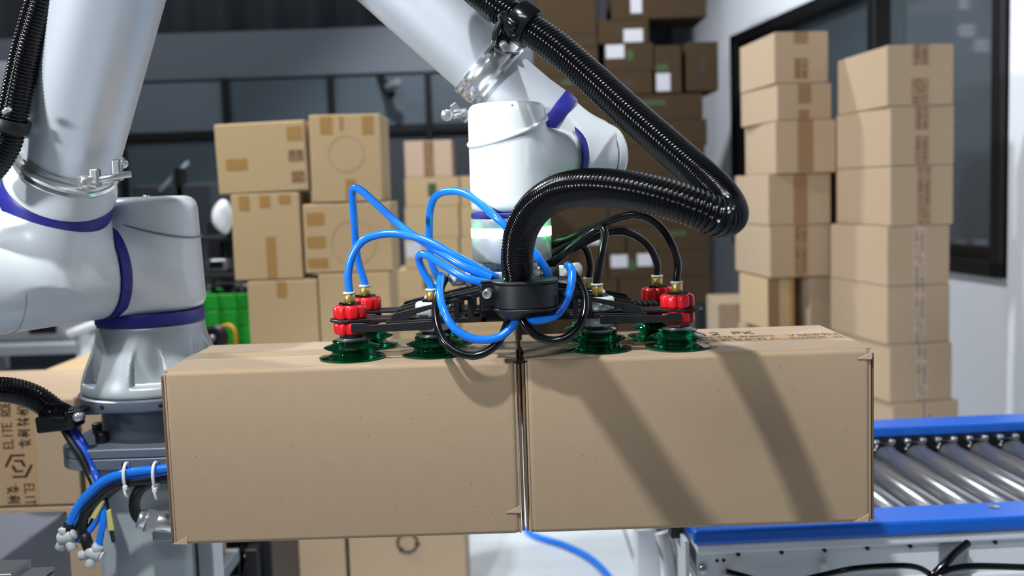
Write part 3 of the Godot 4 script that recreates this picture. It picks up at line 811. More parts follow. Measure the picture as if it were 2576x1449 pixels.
	tag(obj("cable", Geo.new().tube(smooth(path([[2365, 1442, 1.48], [2400, 1430, 1.48], [2460, 1424, 1.48], [2576, 1427, 1.48], [2680, 1430, 1.48]])), 0.005), M.rubber), "black cable running to the right below the zinc plate", "cable")
	tag(obj("floor_hose", Geo.new().tube(smooth(path([[1322, 1330, 3.93], [1345, 1348, 3.89], [1420, 1372, 3.8], [1485, 1405, 3.66], [1530, 1449, 3.5], [1560, 1500, 3.34]], 0.012)), 0.012), M.blue_tube), "blue air hose lying across the pale floor", "hose")

# ---------------------------------------------------------------- robot arm
func hoop(c: Vector3, axis: Vector3, r: float, w: float, thick: float, sides := 56) -> Geo:   # flat band round an axis
	var h := w / 2
	return Geo.new().lathe([Vector2(r, -h), Vector2(r + thick, -h), Vector2(r + thick, h), Vector2(r, h), Vector2(r, -h)], along(c, axis), sides)
func clamp_band(o: Node3D, c: Vector3, axis: Vector3, r: float, w: float) -> void:
	var h := w / 2
	var pr := [Vector2(r, -h), Vector2(r + 0.003, -h), Vector2(r + 0.004, -h * 0.8), Vector2(r + 0.0015, -h * 0.55), Vector2(r + 0.0035, -h * 0.35), Vector2(r + 0.0035, h * 0.35), Vector2(r + 0.0015, h * 0.55), Vector2(r + 0.004, h * 0.8), Vector2(r + 0.003, h), Vector2(r, h)]
	obj("clamp_band", Geo.new().lathe(pr, along(c, axis), 64), M.chrome, o)

func build_robot() -> void:
	var o := thing("robot_manipulator", "white and silver collaborative robot arm with blue joint rings", "robot arm", Vector3(U(385, 800, 1.45).x, U(385, 1030, 1.365).y, -1.45))
	var px := 1.45 / F
	# base casting with scooped pockets
	var bx := U(386, 900, 1.45).x
	var yb := func(p: float) -> float: return U(385, p, 1.365).y
	var c0 := Vector3(bx, yb.call(1002), -1.45)
	var hh: float = yb.call(826) - yb.call(1002)
	var casting := func(p: Vector3) -> float:
		var q := p - c0
		var rr := Vector2(q.x, q.z).length()
		var t := clampf(q.y / hh, 0, 1)
		var rad := lerpf(0.0985, 0.0735, smoothstep(0.02, 0.95, t))
		var d := smax((rr - rad) * 0.95, absf(q.y - hh / 2) - hh / 2, 0.006)
		for k in 6:
			var a := TAU * (k + 0.28) / 6.0
			var dir := Vector3(cos(a), 0, sin(a))
			var e := q - dir * 0.109 - Vector3(0, 0.016, 0)
			var side := absf(e.dot(Vector3(-dir.z, 0, dir.x)))
			var pocket := smax(smax(Vector2(side * 1.25, maxf(e.y, 0.0) * 0.42).length() - 0.027, -e.dot(dir) - 0.034, 0.004), -e.y, 0.003)
			d = smax(d, -pocket, 0.004)
		return d
	obj("base_casting", Geo.new().nets(casting, c0 - Vector3(0.105, 0.004, 0.105), c0 + Vector3(0.105, hh + 0.004, 0.105), 0.0036), M.cast, o)
	var at_y := func(p: float) -> Transform3D: return Transform3D(Basis(), Vector3(bx, yb.call(p), -1.45))
	var fl := obj("base_flange", Geo.new().lathe([Vector2(0, -0.0165), Vector2(0.1, -0.0165), Vector2(0.1025, -0.014), Vector2(0.1025, -0.002), Vector2(0.1, 0), Vector2(0, 0)], at_y.call(1002), 64), M.steel_blue, o)
	for k in 8:
		var a := TAU * (k + 0.5) / 8
		var cc := Vector3(bx, yb.call(1017), -1.45)
		var sc := obj("flange_screw", bar(Geo.new(), cc + Vector3(cos(a), 0, sin(a)) * 0.1005, cc + Vector3(cos(a), 0, sin(a)) * 0.103, 0.0035, 10), M.black, o)
		sc.name = "flange_screw_%03d" % k
	obj("base_band", Geo.new().lathe([Vector2(0, 0), Vector2(0.0735, 0), Vector2(0.0742, 0.002), Vector2(0.0742, 0.0145), Vector2(0.0735, 0.0165), Vector2(0, 0.0165)], at_y.call(826), 64), M.navy, o)
	# first housing: standing drum with a slanted cap seam and a stub to the shoulder
	var j1 := Vector3(U(385, 700, 1.45).x, 0, -1.45)
	var jc := U(97, 690, 1.33)
	var ring_y := U(300, 678, 1.40).y
	var j1c := Vector3(j1.x, ring_y, j1.z)
	jc.y = ring_y - 0.004
	var sh := (jc - j1c).normalized()
	var ring := j1c + sh * 0.069
	var y_lo: float = yb.call(796)
	var y_hi: float = U(395, 494, 1.45).y
	var drum := func(p: Vector3) -> float:
		return smin(cyl(p, Vector3(j1.x, y_lo, j1.z), Vector3(j1.x - 0.001, y_hi, j1.z), 0.0705, 0.0665, 0.02), cyl(p, j1c, ring, 0.065, 0.0645, 0.003), 0.02)
	obj("shoulder_drum", Geo.new().nets(drum, Vector3(j1.x - 0.125, y_lo - 0.004, j1.z - 0.08), Vector3(j1.x + 0.08, y_hi + 0.006, j1.z + 0.13), 0.0042), M.white, o)
	var seam := PackedVector3Array()
	for i in 60:
		var a := TAU * i / 59
		seam.append(Vector3(j1.x + cos(a) * 0.0692, y_hi - 0.036 - cos(a) * 0.022 - sin(a) * 0.004, j1.z + sin(a) * 0.0692))
	obj("cap_seam", Geo.new().tube(seam, 0.0012, 8), M.steel_blue, o)
	for k in 2: obj("cap_screw", bar(Geo.new(), Vector3(j1.x - 0.045 + 0.05 * k, y_hi - 0.003, j1.z + 0.02), Vector3(j1.x - 0.045 + 0.05 * k, y_hi + 0.002, j1.z + 0.02), 0.005, 10), M.zinc, o)
	obj("shoulder_ring", hoop(ring + sh * 0.004, sh, 0.05, 0.0125, 0.0165), M.navy, o)
	# shoulder housing with the socket of the upper arm
	var a0 := U(172, 395, 1.31)
	var a1 := U(269, 0, 1.205)
	var ad := (a1 - a0).normalized()
	var sock := a0 - ad * 0.064          # where the blue band sits
	var foot := jc + sh * 0.0
	var near := ring + sh * 0.01
	var far := jc + sh * 0.11
	var shoulder := func(p: Vector3) -> float:
		return smin(cyl(p, near, far, 0.0635, 0.0645, 0.005), cyl(p, foot, sock - ad * 0.019, 0.06, 0.0655, 0.003), 0.03)
	obj("shoulder_housing", Geo.new().nets(shoulder, Vector3(-0.84, jc.y - 0.085, -1.46), Vector3(-0.47, sock.y + 0.05, -1.12), 0.005), M.white, o)
	var s2 := PackedVector3Array()
	var sc2 := jc + sh * 0.045
	for i in 50:
		var a := TAU * i / 49
		var f := along(sc2, sh).basis
		s2.append(sc2 + f.x * cos(a) * 0.0641 + f.z * sin(a) * 0.0641)
	obj("housing_seam", Geo.new().tube(s2, 0.0008, 6), M.zinc, o)
	obj("housing_screw", bar(Geo.new(), U(8, 752, 1.29), U(12, 752, 1.275), 0.006, 10), M.zinc, o)
	obj("arm_band", Geo.new().lathe([Vector2(0, -0.0195), Vector2(0.0668, -0.0195), Vector2(0.068, -0.017), Vector2(0.068, 0.012), Vector2(0.0668, 0.0135), Vector2(0, 0.0135)], along(sock, ad), 72), M.navy, o)
	obj("arm_collar", Geo.new().lathe([Vector2(0, 0.0136), Vector2(0.0665, 0.0136), Vector2(0.0685, 0.017), Vector2(0.0675, 0.026), Vector2(0.063, 0.042), Vector2(0.0615, 0.057), Vector2(0, 0.057)], along(sock, ad), 72), M.white, o)
	var el := a0 + ad * 0.62
	obj("upper_arm_tube", Geo.new().lathe([Vector2(0, -0.008), Vector2(0.0605, -0.008), Vector2(0.0605, 0.6), Vector2(0, 0.6)], along(a0, ad), 72), M.silver, o)
	clamp_band(o, a0 - ad * 0.002, ad, 0.0608, 0.027)
	# T bolts of the clamp
	var cb := U(212, 459, 1.245)
	obj("clamp_bolt", bar(Geo.new(), cb, U(330, 437, 1.262), 0.0042), M.chrome, o)
	obj("clamp_bolt_head", bar(Geo.new(), cb + Vector3(-0.004, 0, 0.006), cb + Vector3(0.01, 0, -0.006), 0.0085), M.chrome, o)
	obj("clamp_lug", Geo.new().box(U(240, 447, 1.25), Vector3(0.012, 0.022, 0.012), 0.003), M.zinc, o)
	obj("clamp_lug", Geo.new().box(U(296, 428, 1.262), Vector3(0.012, 0.026, 0.012), 0.003), M.zinc, o)
	obj("clamp_lug", bar(Geo.new(), U(300, 400, 1.27), U(312, 415, 1.262), 0.006), M.chrome, o)
	# elbow above the frame
	var f0 := U(1032, 0, 1.31)
	var jw := U(1283, 395, 1.25)
	var wd := Vector3(cos(deg_to_rad(38)), 0.0, -sin(deg_to_rad(38)))
	var j4 := jw + wd * 0.122
	var fd := (f0 - j4).normalized()
	var fe := j4 + fd * 0.66
	var e1 := el + Vector3(0, 0, 0.01)
	obj("elbow_housing", Geo.new().nets(func(p: Vector3) -> float: return smin(cyl(p, e1 + (e1 - fe).normalized() * 0.05, fe + (fe - e1).normalized() * 0.05, 0.06, 0.052, 0.02), cyl(p, el - ad * 0.04, el, 0.062, 0.062, 0.02), 0.03), Vector3(minf(e1.x, fe.x) - 0.14, minf(e1.y, fe.y) - 0.14, minf(e1.z, fe.z) - 0.14), Vector3(maxf(e1.x, fe.x) + 0.14, maxf(e1.y, fe.y) + 0.14, maxf(e1.z, fe.z) + 0.14), 0.009), M.white, o)
	# forearm
	var band := U(1388, 288, 1.322)
	var tb := (band - j4).dot(fd)
	var cl := (U(1216, 195, 1.318) - j4).dot(fd)
	obj("forearm_tube", Geo.new().lathe([Vector2(0, cl - 0.006), Vector2(0.0438, cl - 0.006), Vector2(0.0438, 0.64), Vector2(0, 0.64)], along(j4, fd), 64), M.silver, o)
	obj("forearm_socket", Geo.new().lathe([Vector2(0, tb + 0.006), Vector2(0.0452, tb + 0.006), Vector2(0.0425, tb + 0.03), Vector2(0.0412, cl - 0.014), Vector2(0.0425, cl), Vector2(0, cl)], along(j4, fd), 64), M.silver, o)
	obj("forearm_band", Geo.new().lathe([Vector2(0, tb - 0.0125), Vector2(0.0458, tb - 0.0125), Vector2(0.0466, tb - 0.0105), Vector2(0.0466, tb + 0.005), Vector2(0.0455, tb + 0.007), Vector2(0, tb + 0.007)], along(j4, fd), 64), M.navy, o)
	clamp_band(o, j4 + fd * cl, fd, 0.0438, 0.034)
	obj("clamp_bolt", bar(Geo.new(), U(1126, 292, 1.285), U(1172, 280, 1.30), 0.0052), M.chrome, o)
	obj("clamp_bolt_head", bar(Geo.new(), U(1122, 290, 1.27), U(1132, 288, 1.29), 0.007), M.chrome, o)
	obj("clamp_lug", Geo.new().box(U(1150, 278, 1.30), Vector3(0.01, 0.02, 0.008), 0.002, Basis(Vector3.BACK, 0.6)), M.zinc, o)
	obj("clamp_lug", Geo.new().box(U(1168, 294, 1.305), Vector3(0.01, 0.014, 0.01), 0.003, Basis(Vector3.BACK, 0.6)), M.chrome, o)
	# wrist elbow, its end cap and the ring before the tool drum
	var rt := jw + wd * 0.0835
	var ce := jw + wd * 0.158
	var fb := j4 + fd * (tb + 0.002)
	obj("wrist_elbow", Geo.new().nets(func(p: Vector3) -> float: return smin(cyl(p, rt + wd * 0.004, ce - wd * 0.018, 0.0432, 0.0435, 0.003), cyl(p, j4, fb, 0.042, 0.0442, 0.002), 0.022), Vector3(jw.x + 0.0, jw.y - 0.052, jw.z - 0.16), Vector3(jw.x + 0.18, fb.y + 0.045, jw.z - 0.005), 0.003), M.white, o)
	var ca := along(ce, wd)
	obj("wrist_end_cap", Geo.new().lathe([Vector2(0, -0.0165), Vector2(0.0435, -0.0165), Vector2(0.0435, -0.008), Vector2(0.0415, -0.001), Vector2(0.036, 0.003), Vector2(0, 0.0045)], ca, 56), M.white, o)
	obj("cap_seam", hoop(ce - wd * 0.0172, wd, 0.0405, 0.0012, 0.0024), M.zinc, o)
	obj("wrist_ring", hoop(rt + wd * 0.0005, wd, 0.034, 0.007, 0.0105), M.navy, o)
	obj("wrist_ring_seam", hoop(rt - wd * 0.0042, wd, 0.034, 0.0018, 0.0062), M.zinc, o)
	# tool drum
	var wy := func(p: float) -> float: return U(1283, p, 1.25).y
	var wx := U(1281, 450, 1.25).x
	var wlo: float = wy.call(533)
	var whi: float = wy.call(260)
	obj("tool_drum", Geo.new().nets(func(p: Vector3) -> float: return smin(cyl(p, Vector3(wx, wlo, -1.25), Vector3(wx - 0.0005, whi, -1.25), 0.0475, 0.0465, 0.012), cyl(p, jw, rt - wd * 0.003, 0.0365, 0.0365, 0.002), 0.014), Vector3(wx - 0.052, wlo - 0.003, -1.36), Vector3(wx + 0.125, whi + 0.004, -1.196), 0.003), M.white, o)
	var rim := PackedVector3Array()
	for i in 80:
		var a := TAU * i / 79
		rim.append(Vector3(wx + cos(a) * 0.047, wy.call(330.0) + cos(a) * 0.0145 - sin(a) * 0.0095, -1.25 + sin(a) * 0.047))
	obj("drum_rib", Geo.new().tube(rim, 0.0026, 10), M.white, o)
	obj("drum_screw", bar(Geo.new(), U(1287, 266, 1.208), U(1287, 270, 1.206), 0.0028, 10), M.zinc, o)
	var yx := func(p: float) -> Transform3D: return Transform3D(Basis(), Vector3(wx + 0.0003, wy.call(p), -1.25))
	obj("drum_band", Geo.new().lathe([Vector2(0, -0.0055), Vector2(0.0476, -0.0055), Vector2(0.048, -0.005), Vector2(0.048, 0), Vector2(0.0475, 0.0005), Vector2(0, 0.0005)], yx.call(534), 64), M.navy, o)
	obj("tool_collar", Geo.new().lathe([Vector2(0, -0.013), Vector2(0.0472, -0.013), Vector2(0.0482, -0.012), Vector2(0.0482, -0.0015), Vector2(0.0472, -0.001), Vector2(0, -0.001)], yx.call(545), 64), M.tool_silver, o)
	obj("led_ring", Geo.new().lathe([Vector2(0, -0.0115), Vector2(0.0484, -0.0115), Vector2(0.0487, -0.0105), Vector2(0.0487, -0.001), Vector2(0.0484, 0), Vector2(0, 0)], yx.call(571), 64), M.led, o, "glowing pale green light ring")
	obj("tool_base", Geo.new().lathe([Vector2(0, -0.0305), Vector2(0.045, -0.0305), Vector2(0.0478, -0.0275), Vector2(0.0482, 0), Vector2(0, 0)], yx.call(594), 64), M.tool_silver, o)
	obj("tool_window", Geo.new().box(Vector3(U(1312, 622, 1.2).x, U(1312, 622, 1.2).y, -1.2035), Vector3(0.03, 0.021, 0.004), 0.0012, Basis(Vector3.UP, 0.25)), M.zinc, o)
	obj("tool_neck", Geo.new().lathe([Vector2(0, -0.0185), Vector2(0.034, -0.0185), Vector2(0.034, -0.012), Vector2(0.029, -0.0115), Vector2(0.029, -0.008), Vector2(0.036, -0.0075), Vector2(0.036, 0), Vector2(0, 0)], yx.call(656), 48), M.tool_silver, o)
	for k in 3:
		var l := OmniLight3D.new()
		l.name = "led_glow"; l.light_energy = 0.00045; l.light_size = 0.012; l.light_color = Color(0.25, 1.0, 0.5); l.omni_range = 10; l.omni_attenuation = 2; l.shadow_enabled = true
		var a := deg_to_rad([20, 90, 165][k])
		l.position = Vector3(wx + cos(a) * 0.062, wy.call(583), -1.25 + sin(a) * 0.062)
		add_child(l, true)
	# hose bracket on the forearm clamp
	var br := Geo.new()
	var e0 := U(1248, 128, 1.30)
	br.box(e0, Vector3(0.036, 0.0025, 0.03), 0.0008, Basis(Vector3.BACK, -0.75))
	br.box(U(1272, 138, 1.292), Vector3(0.034, 0.0025, 0.03), 0.0008, Basis(Vector3.BACK, 0.05))
	br.box(U(1240, 112, 1.292), Vector3(0.008, 0.02, 0.026), 0.003, Basis(Vector3.BACK, -0.5))
	obj("hose_bracket", br, M.zinc, o)

# ---------------------------------------------------------------- the two lifted cartons
var top_y := 0.0
func held_box(label: String, x0: float, x1: float, printed: bool) -> void:
	var y0 := U(1325, 1343, 1.166).y
	var h := top_y - y0
	var w := x1 - x0
	var dep := 0.206
	var o := thing("lifted_carton", label, "carton", Vector3((x0 + x1) / 2, y0, -1.166 - dep / 2), "cartons hanging from the suction gripper")
	# wrapped sides, slightly bulging front, open corrugated ends
	var g := Geo.new()
	g.box(Vector3(0, h / 2 - 0.0004, 0), Vector3(w - 0.012, h - 0.0008, dep), 0.0055, Basis(), 3)
	part("body", g, M.card, o)
	for sg in [-1, 1]:
		part("end_flap", Geo.new().box(Vector3(sg * (w / 2 - 0.0016), h / 2 - 0.002, 0), Vector3(0.0032, h - 0.008, dep - 0.008), 0.0012), M.card_edge, o)
		part("end_flap", Geo.new().box(Vector3(sg * (w / 2 - 0.0052), h / 2 - 0.002, 0), Vector3(0.0026, h - 0.005, dep - 0.004), 0.001), M.card, o)
		part("top_flap", Geo.new().box(Vector3(0, h - 0.0012, sg * (dep / 4 - 0.0025)), Vector3(w - 0.006, 0.0032, dep / 2 - 0.0065), 0.0012, Basis(), 2), M.card, o)
		part("bottom_flap", Geo.new().box(Vector3(0, 0.0008, sg * (dep / 4 - 0.003)), Vector3(w - 0.008, 0.0026, dep / 2 - 0.008), 0.0012), M.card, o)
	# worn corners and little nicks in the board
	for q in ([[-w / 2 + 0.012, 0.006], [w / 2 - 0.012, 0.03]] if not printed else [[w / 2 - 0.016, 0.006], [w / 2 - 0.012, h - 0.008]]):
		part("torn_corner", Geo.new().prism(PackedVector2Array([Vector2(-0.009, -0.004), Vector2(0.008, -0.005), Vector2(0.0085, 0.005), Vector2(0.002, 0.001)]), 0.0016, Transform3D(Basis(), Vector3(q[0], q[1], dep / 2 + 0.0004)), 0.0003), M.card_pink, o)
	# tape along the seam
	if printed:
		for k in 2:
			var tg := Geo.new()
			tg.box(Vector3([-0.125, 0.045][k], h + 0.0002, 0.0), Vector3([0.13, 0.3][k], 0.0008, 0.047), 0.0002)
			for i in tg.t.size(): tg.t[i] = Vector2(0.003, 0.01)
			var xx := [[-0.19, -0.06], [-0.105, 0.195]]
			var l: float = (xx[k][1] - xx[k][0]) / 0.047 / 5.0
			var u0: float = [0.62, 0.03][k]
			tg.face([Vector3(xx[k][0], h + 0.0008, 0.0235), Vector3(xx[k][1], h + 0.0008, 0.0235), Vector3(xx[k][1], h + 0.0008, -0.0235), Vector3(xx[k][0], h + 0.0008, -0.0235)], [Vector2(u0, 1), Vector2(u0 + l, 1), Vector2(u0 + l, 0), Vector2(u0, 0)])
			if k == 1: part("printed_tape", tg, M.print, o)
			else: part("clear_tape", Geo.new().box(Vector3(-0.16, h + 0.0003, 0), Vector3(0.08, 0.0009, 0.047), 0.0002), M.tape_clear, o)
		var im := PackedVector2Array()
		var txt := Geo.new()
		var at := Vector3(0.028, h + 0.0006, -0.056)
		for ch in "12 PK":
			if ch != " ":
				for poly in LATIN[ch].split(" "):
					var p := PackedVector3Array()
					for i in range(0, poly.length(), 2): p.append(at + Vector3(int(poly[i]) * 0.0026, 0, int(poly[i + 1]) * 0.0034))
					for i in p.size() - 1: txt.tube(PackedVector3Array([p[i], p[i + 1]]), 0.0007, 5)
			at.x += 0.0145
		part("lettering", txt, M.ink, o)
	else:
		part("clear_tape", Geo.new().box(Vector3(0, h + 0.0003, 0), Vector3(w - 0.004, 0.0009, 0.052), 0.0003), M.tape_clear, o)
		part("clear_tape", Geo.new().box(Vector3(w / 2 - 0.0035, h - 0.02, 0), Vector3(0.0003, 0.04, 0.05), 0.0001), M.tape_clear, o)
	var sp := Geo.new()
	var rn := RandomNumberGenerator.new()
	rn.seed = 5 if printed else 9
	for i in 12:
		sp.box(Vector3(rn.randf_range(-0.45, 0.45) * w, rn.randf_range(0.1, 0.92) * h, dep / 2 + 0.0001), Vector3(0.001, 0.0009, 0.0003), 0.0001, Basis(Vector3.BACK, rn.randf() * 3))
	part("speck", sp, M.card_edge, o).set_meta("kind", "stuff")

func build_held() -> void:
	top_y = U(1310, 905, 1.166).y
	held_box("lifted carton on the left, plain front with an open corrugated left end", U(418, 1150, 1.166).x - 0.002, U(1316, 1120, 1.166).x - 0.001, false)
	held_box("lifted carton on the right, printed tape on top and diagonal shadows across its front", U(1318, 1120, 1.166).x + 0.0002, U(2202, 1100, 1.166).x, true)

# ---------------------------------------------------------------- suction gripper
func knob_profile(y0: float, h: float, r: float) -> Array:
	return [Vector2(0.006, y0), Vector2(r * 0.86, y0), Vector2(r * 0.97, y0 + 0.0018), Vector2(r, y0 + 0.004), Vector2(r, y0 + h - 0.004), Vector2(r * 0.97, y0 + h - 0.0018), Vector2(r * 0.86, y0 + h), Vector2(0.006, y0 + h)]

func cup_mesh() -> Geo:
	return Geo.new().lathe([Vector2(0.0140, 0.00100), Vector2(0.0375, 0.00040), Vector2(0.0388, 0.00100), Vector2(0.0388, 0.00220), Vector2(0.0360, 0.00280), Vector2(0.0280, 0.00391), Vector2(0.0245, 0.00542), Vector2(0.0238, 0.00716), Vector2(0.0245, 0.00920), Vector2(0.0280, 0.01101), Vector2(0.0322, 0.01252), Vector2(0.0332, 0.01358), Vector2(0.0318, 0.01464), Vector2(0.0265, 0.01615), Vector2(0.0228, 0.01751), Vector2(0.0218, 0.01857), Vector2(0.0222, 0.01963), Vector2(0.0228, 0.02069), Vector2(0.0216, 0.02205), Vector2(0.0190, 0.02250), Vector2(0.0140, 0.02250), Vector2(0.0140, 0.00100)], Transform3D(), 64)

func build_gripper() -> void:
	var o := thing("suction_gripper", "black suction gripper with eight green bellows cups and red and white knobs", "gripper", Vector3(0.004, top_y + 0.0012, -1.262))
	var cup := cup_mesh().mesh()
	var core := Geo.new().lathe([Vector2(0, 0.002), Vector2(0.0135, 0.002), Vector2(0.0135, 0.022), Vector2(0, 0.022)], Transform3D(), 24).mesh()
	var hex := Geo.new().lathe([Vector2(0, 0.0222), Vector2(0.0178, 0.0222), Vector2(0.0178, 0.0234), Vector2(0.0145, 0.0238), Vector2(0.0145, 0.0246), Vector2(0, 0.0246)], Transform3D(), 28).mesh()
	var nut := Geo.new().lathe([Vector2(0, 0.0246), Vector2(0.0135, 0.0246), Vector2(0.0142, 0.0254), Vector2(0.0142, 0.0296), Vector2(0, 0.0296)], Transform3D(), 6).mesh()
	var top_nut := Geo.new().lathe([Vector2(0, 0.0625), Vector2(0.0132, 0.0625), Vector2(0.0132, 0.0656), Vector2(0.0115, 0.0664), Vector2(0, 0.0664)], Transform3D(), 6).mesh()
	var lower := Geo.new().lathe(knob_profile(0.029, 0.0148, 0.0192), Transform3D(), 112, 7, 0.17).mesh()
	var upper := Geo.new().lathe(knob_profile(0.0468, 0.0165, 0.0192), Transform3D(), 112, 7, 0.17).mesh()
	var fitting := Geo.new().lathe([Vector2(0.0045, 0.0662), Vector2(0.0062, 0.0662), Vector2(0.0066, 0.0668), Vector2(0.0066, 0.0754), Vector2(0.0062, 0.0758), Vector2(0.0045, 0.0758)], Transform3D(), 28).mesh()
	var ring := Geo.new().lathe([Vector2(0.0036, 0.0759), Vector2(0.0068, 0.0759), Vector2(0.0076, 0.0767), Vector2(0.0076, 0.0779), Vector2(0.0068, 0.0787), Vector2(0.0036, 0.0787)], Transform3D(), 28).mesh()
	for q in CUPS:
		var c := Node3D.new()
		c.name = "suction_cup"
		o.add_child(c, true)
		c.position = Vector3(q[0] - 0.004, 0, q[1] + 1.262)
		var red: bool = q[2]
		for s in [["bellows", cup, M.cup], ["bellows_core", core, M.cup_core], ["metal_ring", hex, M.zinc], ["lock_nut", nut, M.black], ["knob", lower, M.red if red else M.knob_white], ["knob", upper, M.red if red else M.knob_white], ["hex_nut", top_nut, M.black_gloss], ["brass_fitting", fitting, M.brass], ["release_ring", ring, M.collar]]:
			var mi := MeshInstance3D.new()
			mi.name = s[0]; mi.mesh = s[1]; mi.material_override = s[2]
			c.add_child(mi, true)
		c.rotation.y = q[0] * 7 + q[1] * 11
	# arms: two on each side, each a channel of truss plates with a slotted carrier plate
	for sx in [-1, 1]:
		for zz in [0.044, -0.041]:
			var a := Node3D.new()
			a.name = "gripper_arm"
			o.add_child(a, true)
			a.position.y = -0.0074
			var P := func(pts: Array) -> PackedVector2Array:
				var p := PackedVector2Array()
				for w in pts: p.append(Vector2(w[0] * sx, w[1]))
				return p
			for k in [-1, 1]:
				var x := Transform3D(Basis(), Vector3(0, 0, zz + k * 0.0245))
				var sg := Geo.new()
				sg.prism(P.call([[0.035, 0.0475], [0.152, 0.0472], [0.152, 0.0525], [0.035, 0.0535]]), 0.0028, x)
				sg.prism(P.call([[0.148, 0.0526], [0.143, 0.0605], [0.131, 0.0635], [0.035, 0.0835], [0.035, 0.0785], [0.092, 0.0665], [0.124, 0.0575], [0.124, 0.0526]]), 0.0028, x)
				sg.prism(P.call([[0.084, 0.052], [0.088, 0.052], [0.088, 0.069], [0.084, 0.07]]), 0.0028, x)
				for v in [[0.035, 0.0475, 0.081], [0.05, 0.052, 0.077], [0.066, 0.052, 0.0735]]:
					sg.prism(P.call([[v[0], v[1]], [v[0] + 0.006, v[1]], [v[0] + 0.006, v[2]], [v[0], v[2]]]), 0.0028, x)
				var mi := part("truss_plate", sg, M.black, a)
			var cg := Geo.new()
			var poly := PackedVector2Array()
			for i in 13: poly.append(Vector2(0.197, 0) + Vector2.from_angle(-PI / 2 + PI * i / 12) * 0.024)
			poly.append_array([Vector2(0.17, 0.017), Vector2(0.06, 0.021), Vector2(0.06, -0.021), Vector2(0.17, -0.017)])
			for i in poly.size(): poly[i].x *= sx
			cg.prism(poly, 0.0034, Transform3D(Basis(Vector3.RIGHT, PI / 2), Vector3(0, 0.0528, zz)))
			part("carrier_plate", cg, M.black, a)
			var lg := Geo.new()
			lg.prism(P.call([[0.097, 0.0418], [0.099, 0.0408], [0.19, 0.0398], [0.1925, 0.0415], [0.1925, 0.0495], [0.191, 0.0512], [0.176, 0.0512], [0.171, 0.0488], [0.1, 0.0512], [0.097, 0.0502]]), 0.003, Transform3D(Basis(), Vector3(0, 0, zz + 0.0268 - (0.004 if zz < 0 else 0.0))))
			part("edge_plate", lg, M.black, a)
	var cen := Geo.new()
	cen.box(Vector3(0, 0.059, 0), Vector3(0.085, 0.04, 0.13), 0.004)
	cen.box(Vector3(0, 0.086, 0), Vector3(0.075, 0.006, 0.075), 0.002)
	part("centre_block", cen, M.black, o)
	var fx := Vector3(wx_tool() - 0.004, 0, 1.262 - 1.25)
	part("mount_flange", Geo.new().lathe([Vector2(0, 0.088), Vector2(0.04, 0.088), Vector2(0.041, 0.089), Vector2(0.041, 0.0955), Vector2(0.04, 0.0965), Vector2(0, 0.0965)], Transform3D(Basis(), fx), 48), M.silver, o)
	for k in 3: part("mount_bolt", bar(Geo.new(), Vector3(-0.03 + k * 0.03, 0.0965, 0.038), Vector3(-0.03 + k * 0.03, 0.101, 0.038), 0.004, 12), M.chrome, o)
	# ribbed band across the arms on the right
	for k in 9: part("rib", Geo.new().box(Vector3(0.118 + k * 0.0065, 0.0492, -0.0), Vector3(0.003, 0.004, 0.05), 0.001), M.black, o)
	# side fittings on the block with their elbows
	for sx in [-1, 1]:
		var y := 0.093 if sx > 0 else 0.089
		var x0 := 0.052
		var fit := Node3D.new()
		fit.name = "side_fitting"; o.add_child(fit, true)
		part("threaded_body", bar(Geo.new(), Vector3(sx * 0.03, y, 0.05), Vector3(sx * x0, y, 0.05), 0.0075, 12), M.black, fit)
		part("hex_collar", Geo.new().lathe([Vector2(0, 0), Vector2(0.009, 0), Vector2(0.009, 0.006), Vector2(0, 0.006)], along(Vector3(sx * x0, y, 0.05), Vector3(sx, 0, 0)), 6), M.collar, fit)
		part("elbow_body", bar(Geo.new(), Vector3(sx * 0.057, y, 0.05), Vector3(sx * 0.073, y, 0.06), 0.007, 18), M.collar, fit)
		part("release_ring", bar(Geo.new(), Vector3(sx * 0.069, y + 0.004, 0.058), Vector3(sx * 0.074, y + 0.005, 0.064), 0.0078, 24), M.collar, fit)
	# hose holder in front of the block
	var hc := U(1308, 740, 1.155)
	var hy0 := U(1308, 778, 1.155).y
	var hy1 := U(1308, 704, 1.155).y
	var h := Node3D.new()
	h.name = "hose_holder"; o.add_child(h, true)
	var loc := hc - o.position
	var outl := PackedVector2Array()
	for i in 49:
		outl.append(Vector2(0.006, 0) + Vector2.from_angle(PI * i / 48 + PI) * Vector2(0.0365, 0.034))
	outl.append_array([Vector2(0.0425, 0.0), Vector2(0.0425, 0.032), Vector2(-0.0425, 0.032), Vector2(-0.0425, -0.004)])
	var flat := func(y: float) -> Transform3D: return Transform3D(Basis(Vector3.RIGHT, PI / 2).scaled(Vector3(1, 1, 1)), Vector3(loc.x, y - o.position.y, loc.z))
	for i in outl.size(): outl[i].y = -outl[i].y
	var hg := Geo.new()
	hg.prism(outl, hy1 - hy0 - 0.006, flat.call((hy0 + hy1) / 2), 0.0012)
	part("holder_body", hg, M.black, h)
	var lip := PackedVector2Array()
	for q in outl: lip.append(q * 1.035)
	var lg2 := Geo.new()
	lg2.prism(lip, 0.003, flat.call(hy1 - 0.0015), 0.0008)
	lg2.prism(lip, 0.003, flat.call(hy0 + 0.0015), 0.0008)
	part("holder_lip", lg2, M.black, h)
	part("holder_dome", Geo.new().lathe([Vector2(0, -0.0115), Vector2(0.006, -0.0113), Vector2(0.014, -0.008), Vector2(0.02, -0.003), Vector2(0.0225, 0.001), Vector2(0, 0.001)], Transform3D(Basis(), Vector3(U(1293, 780, 1.155).x, hy0, hc.z) - o.position + Vector3(0, 0, 0.006)), 36), M.black, h)
	var sq := U(1225, 739, 1.13) - o.position
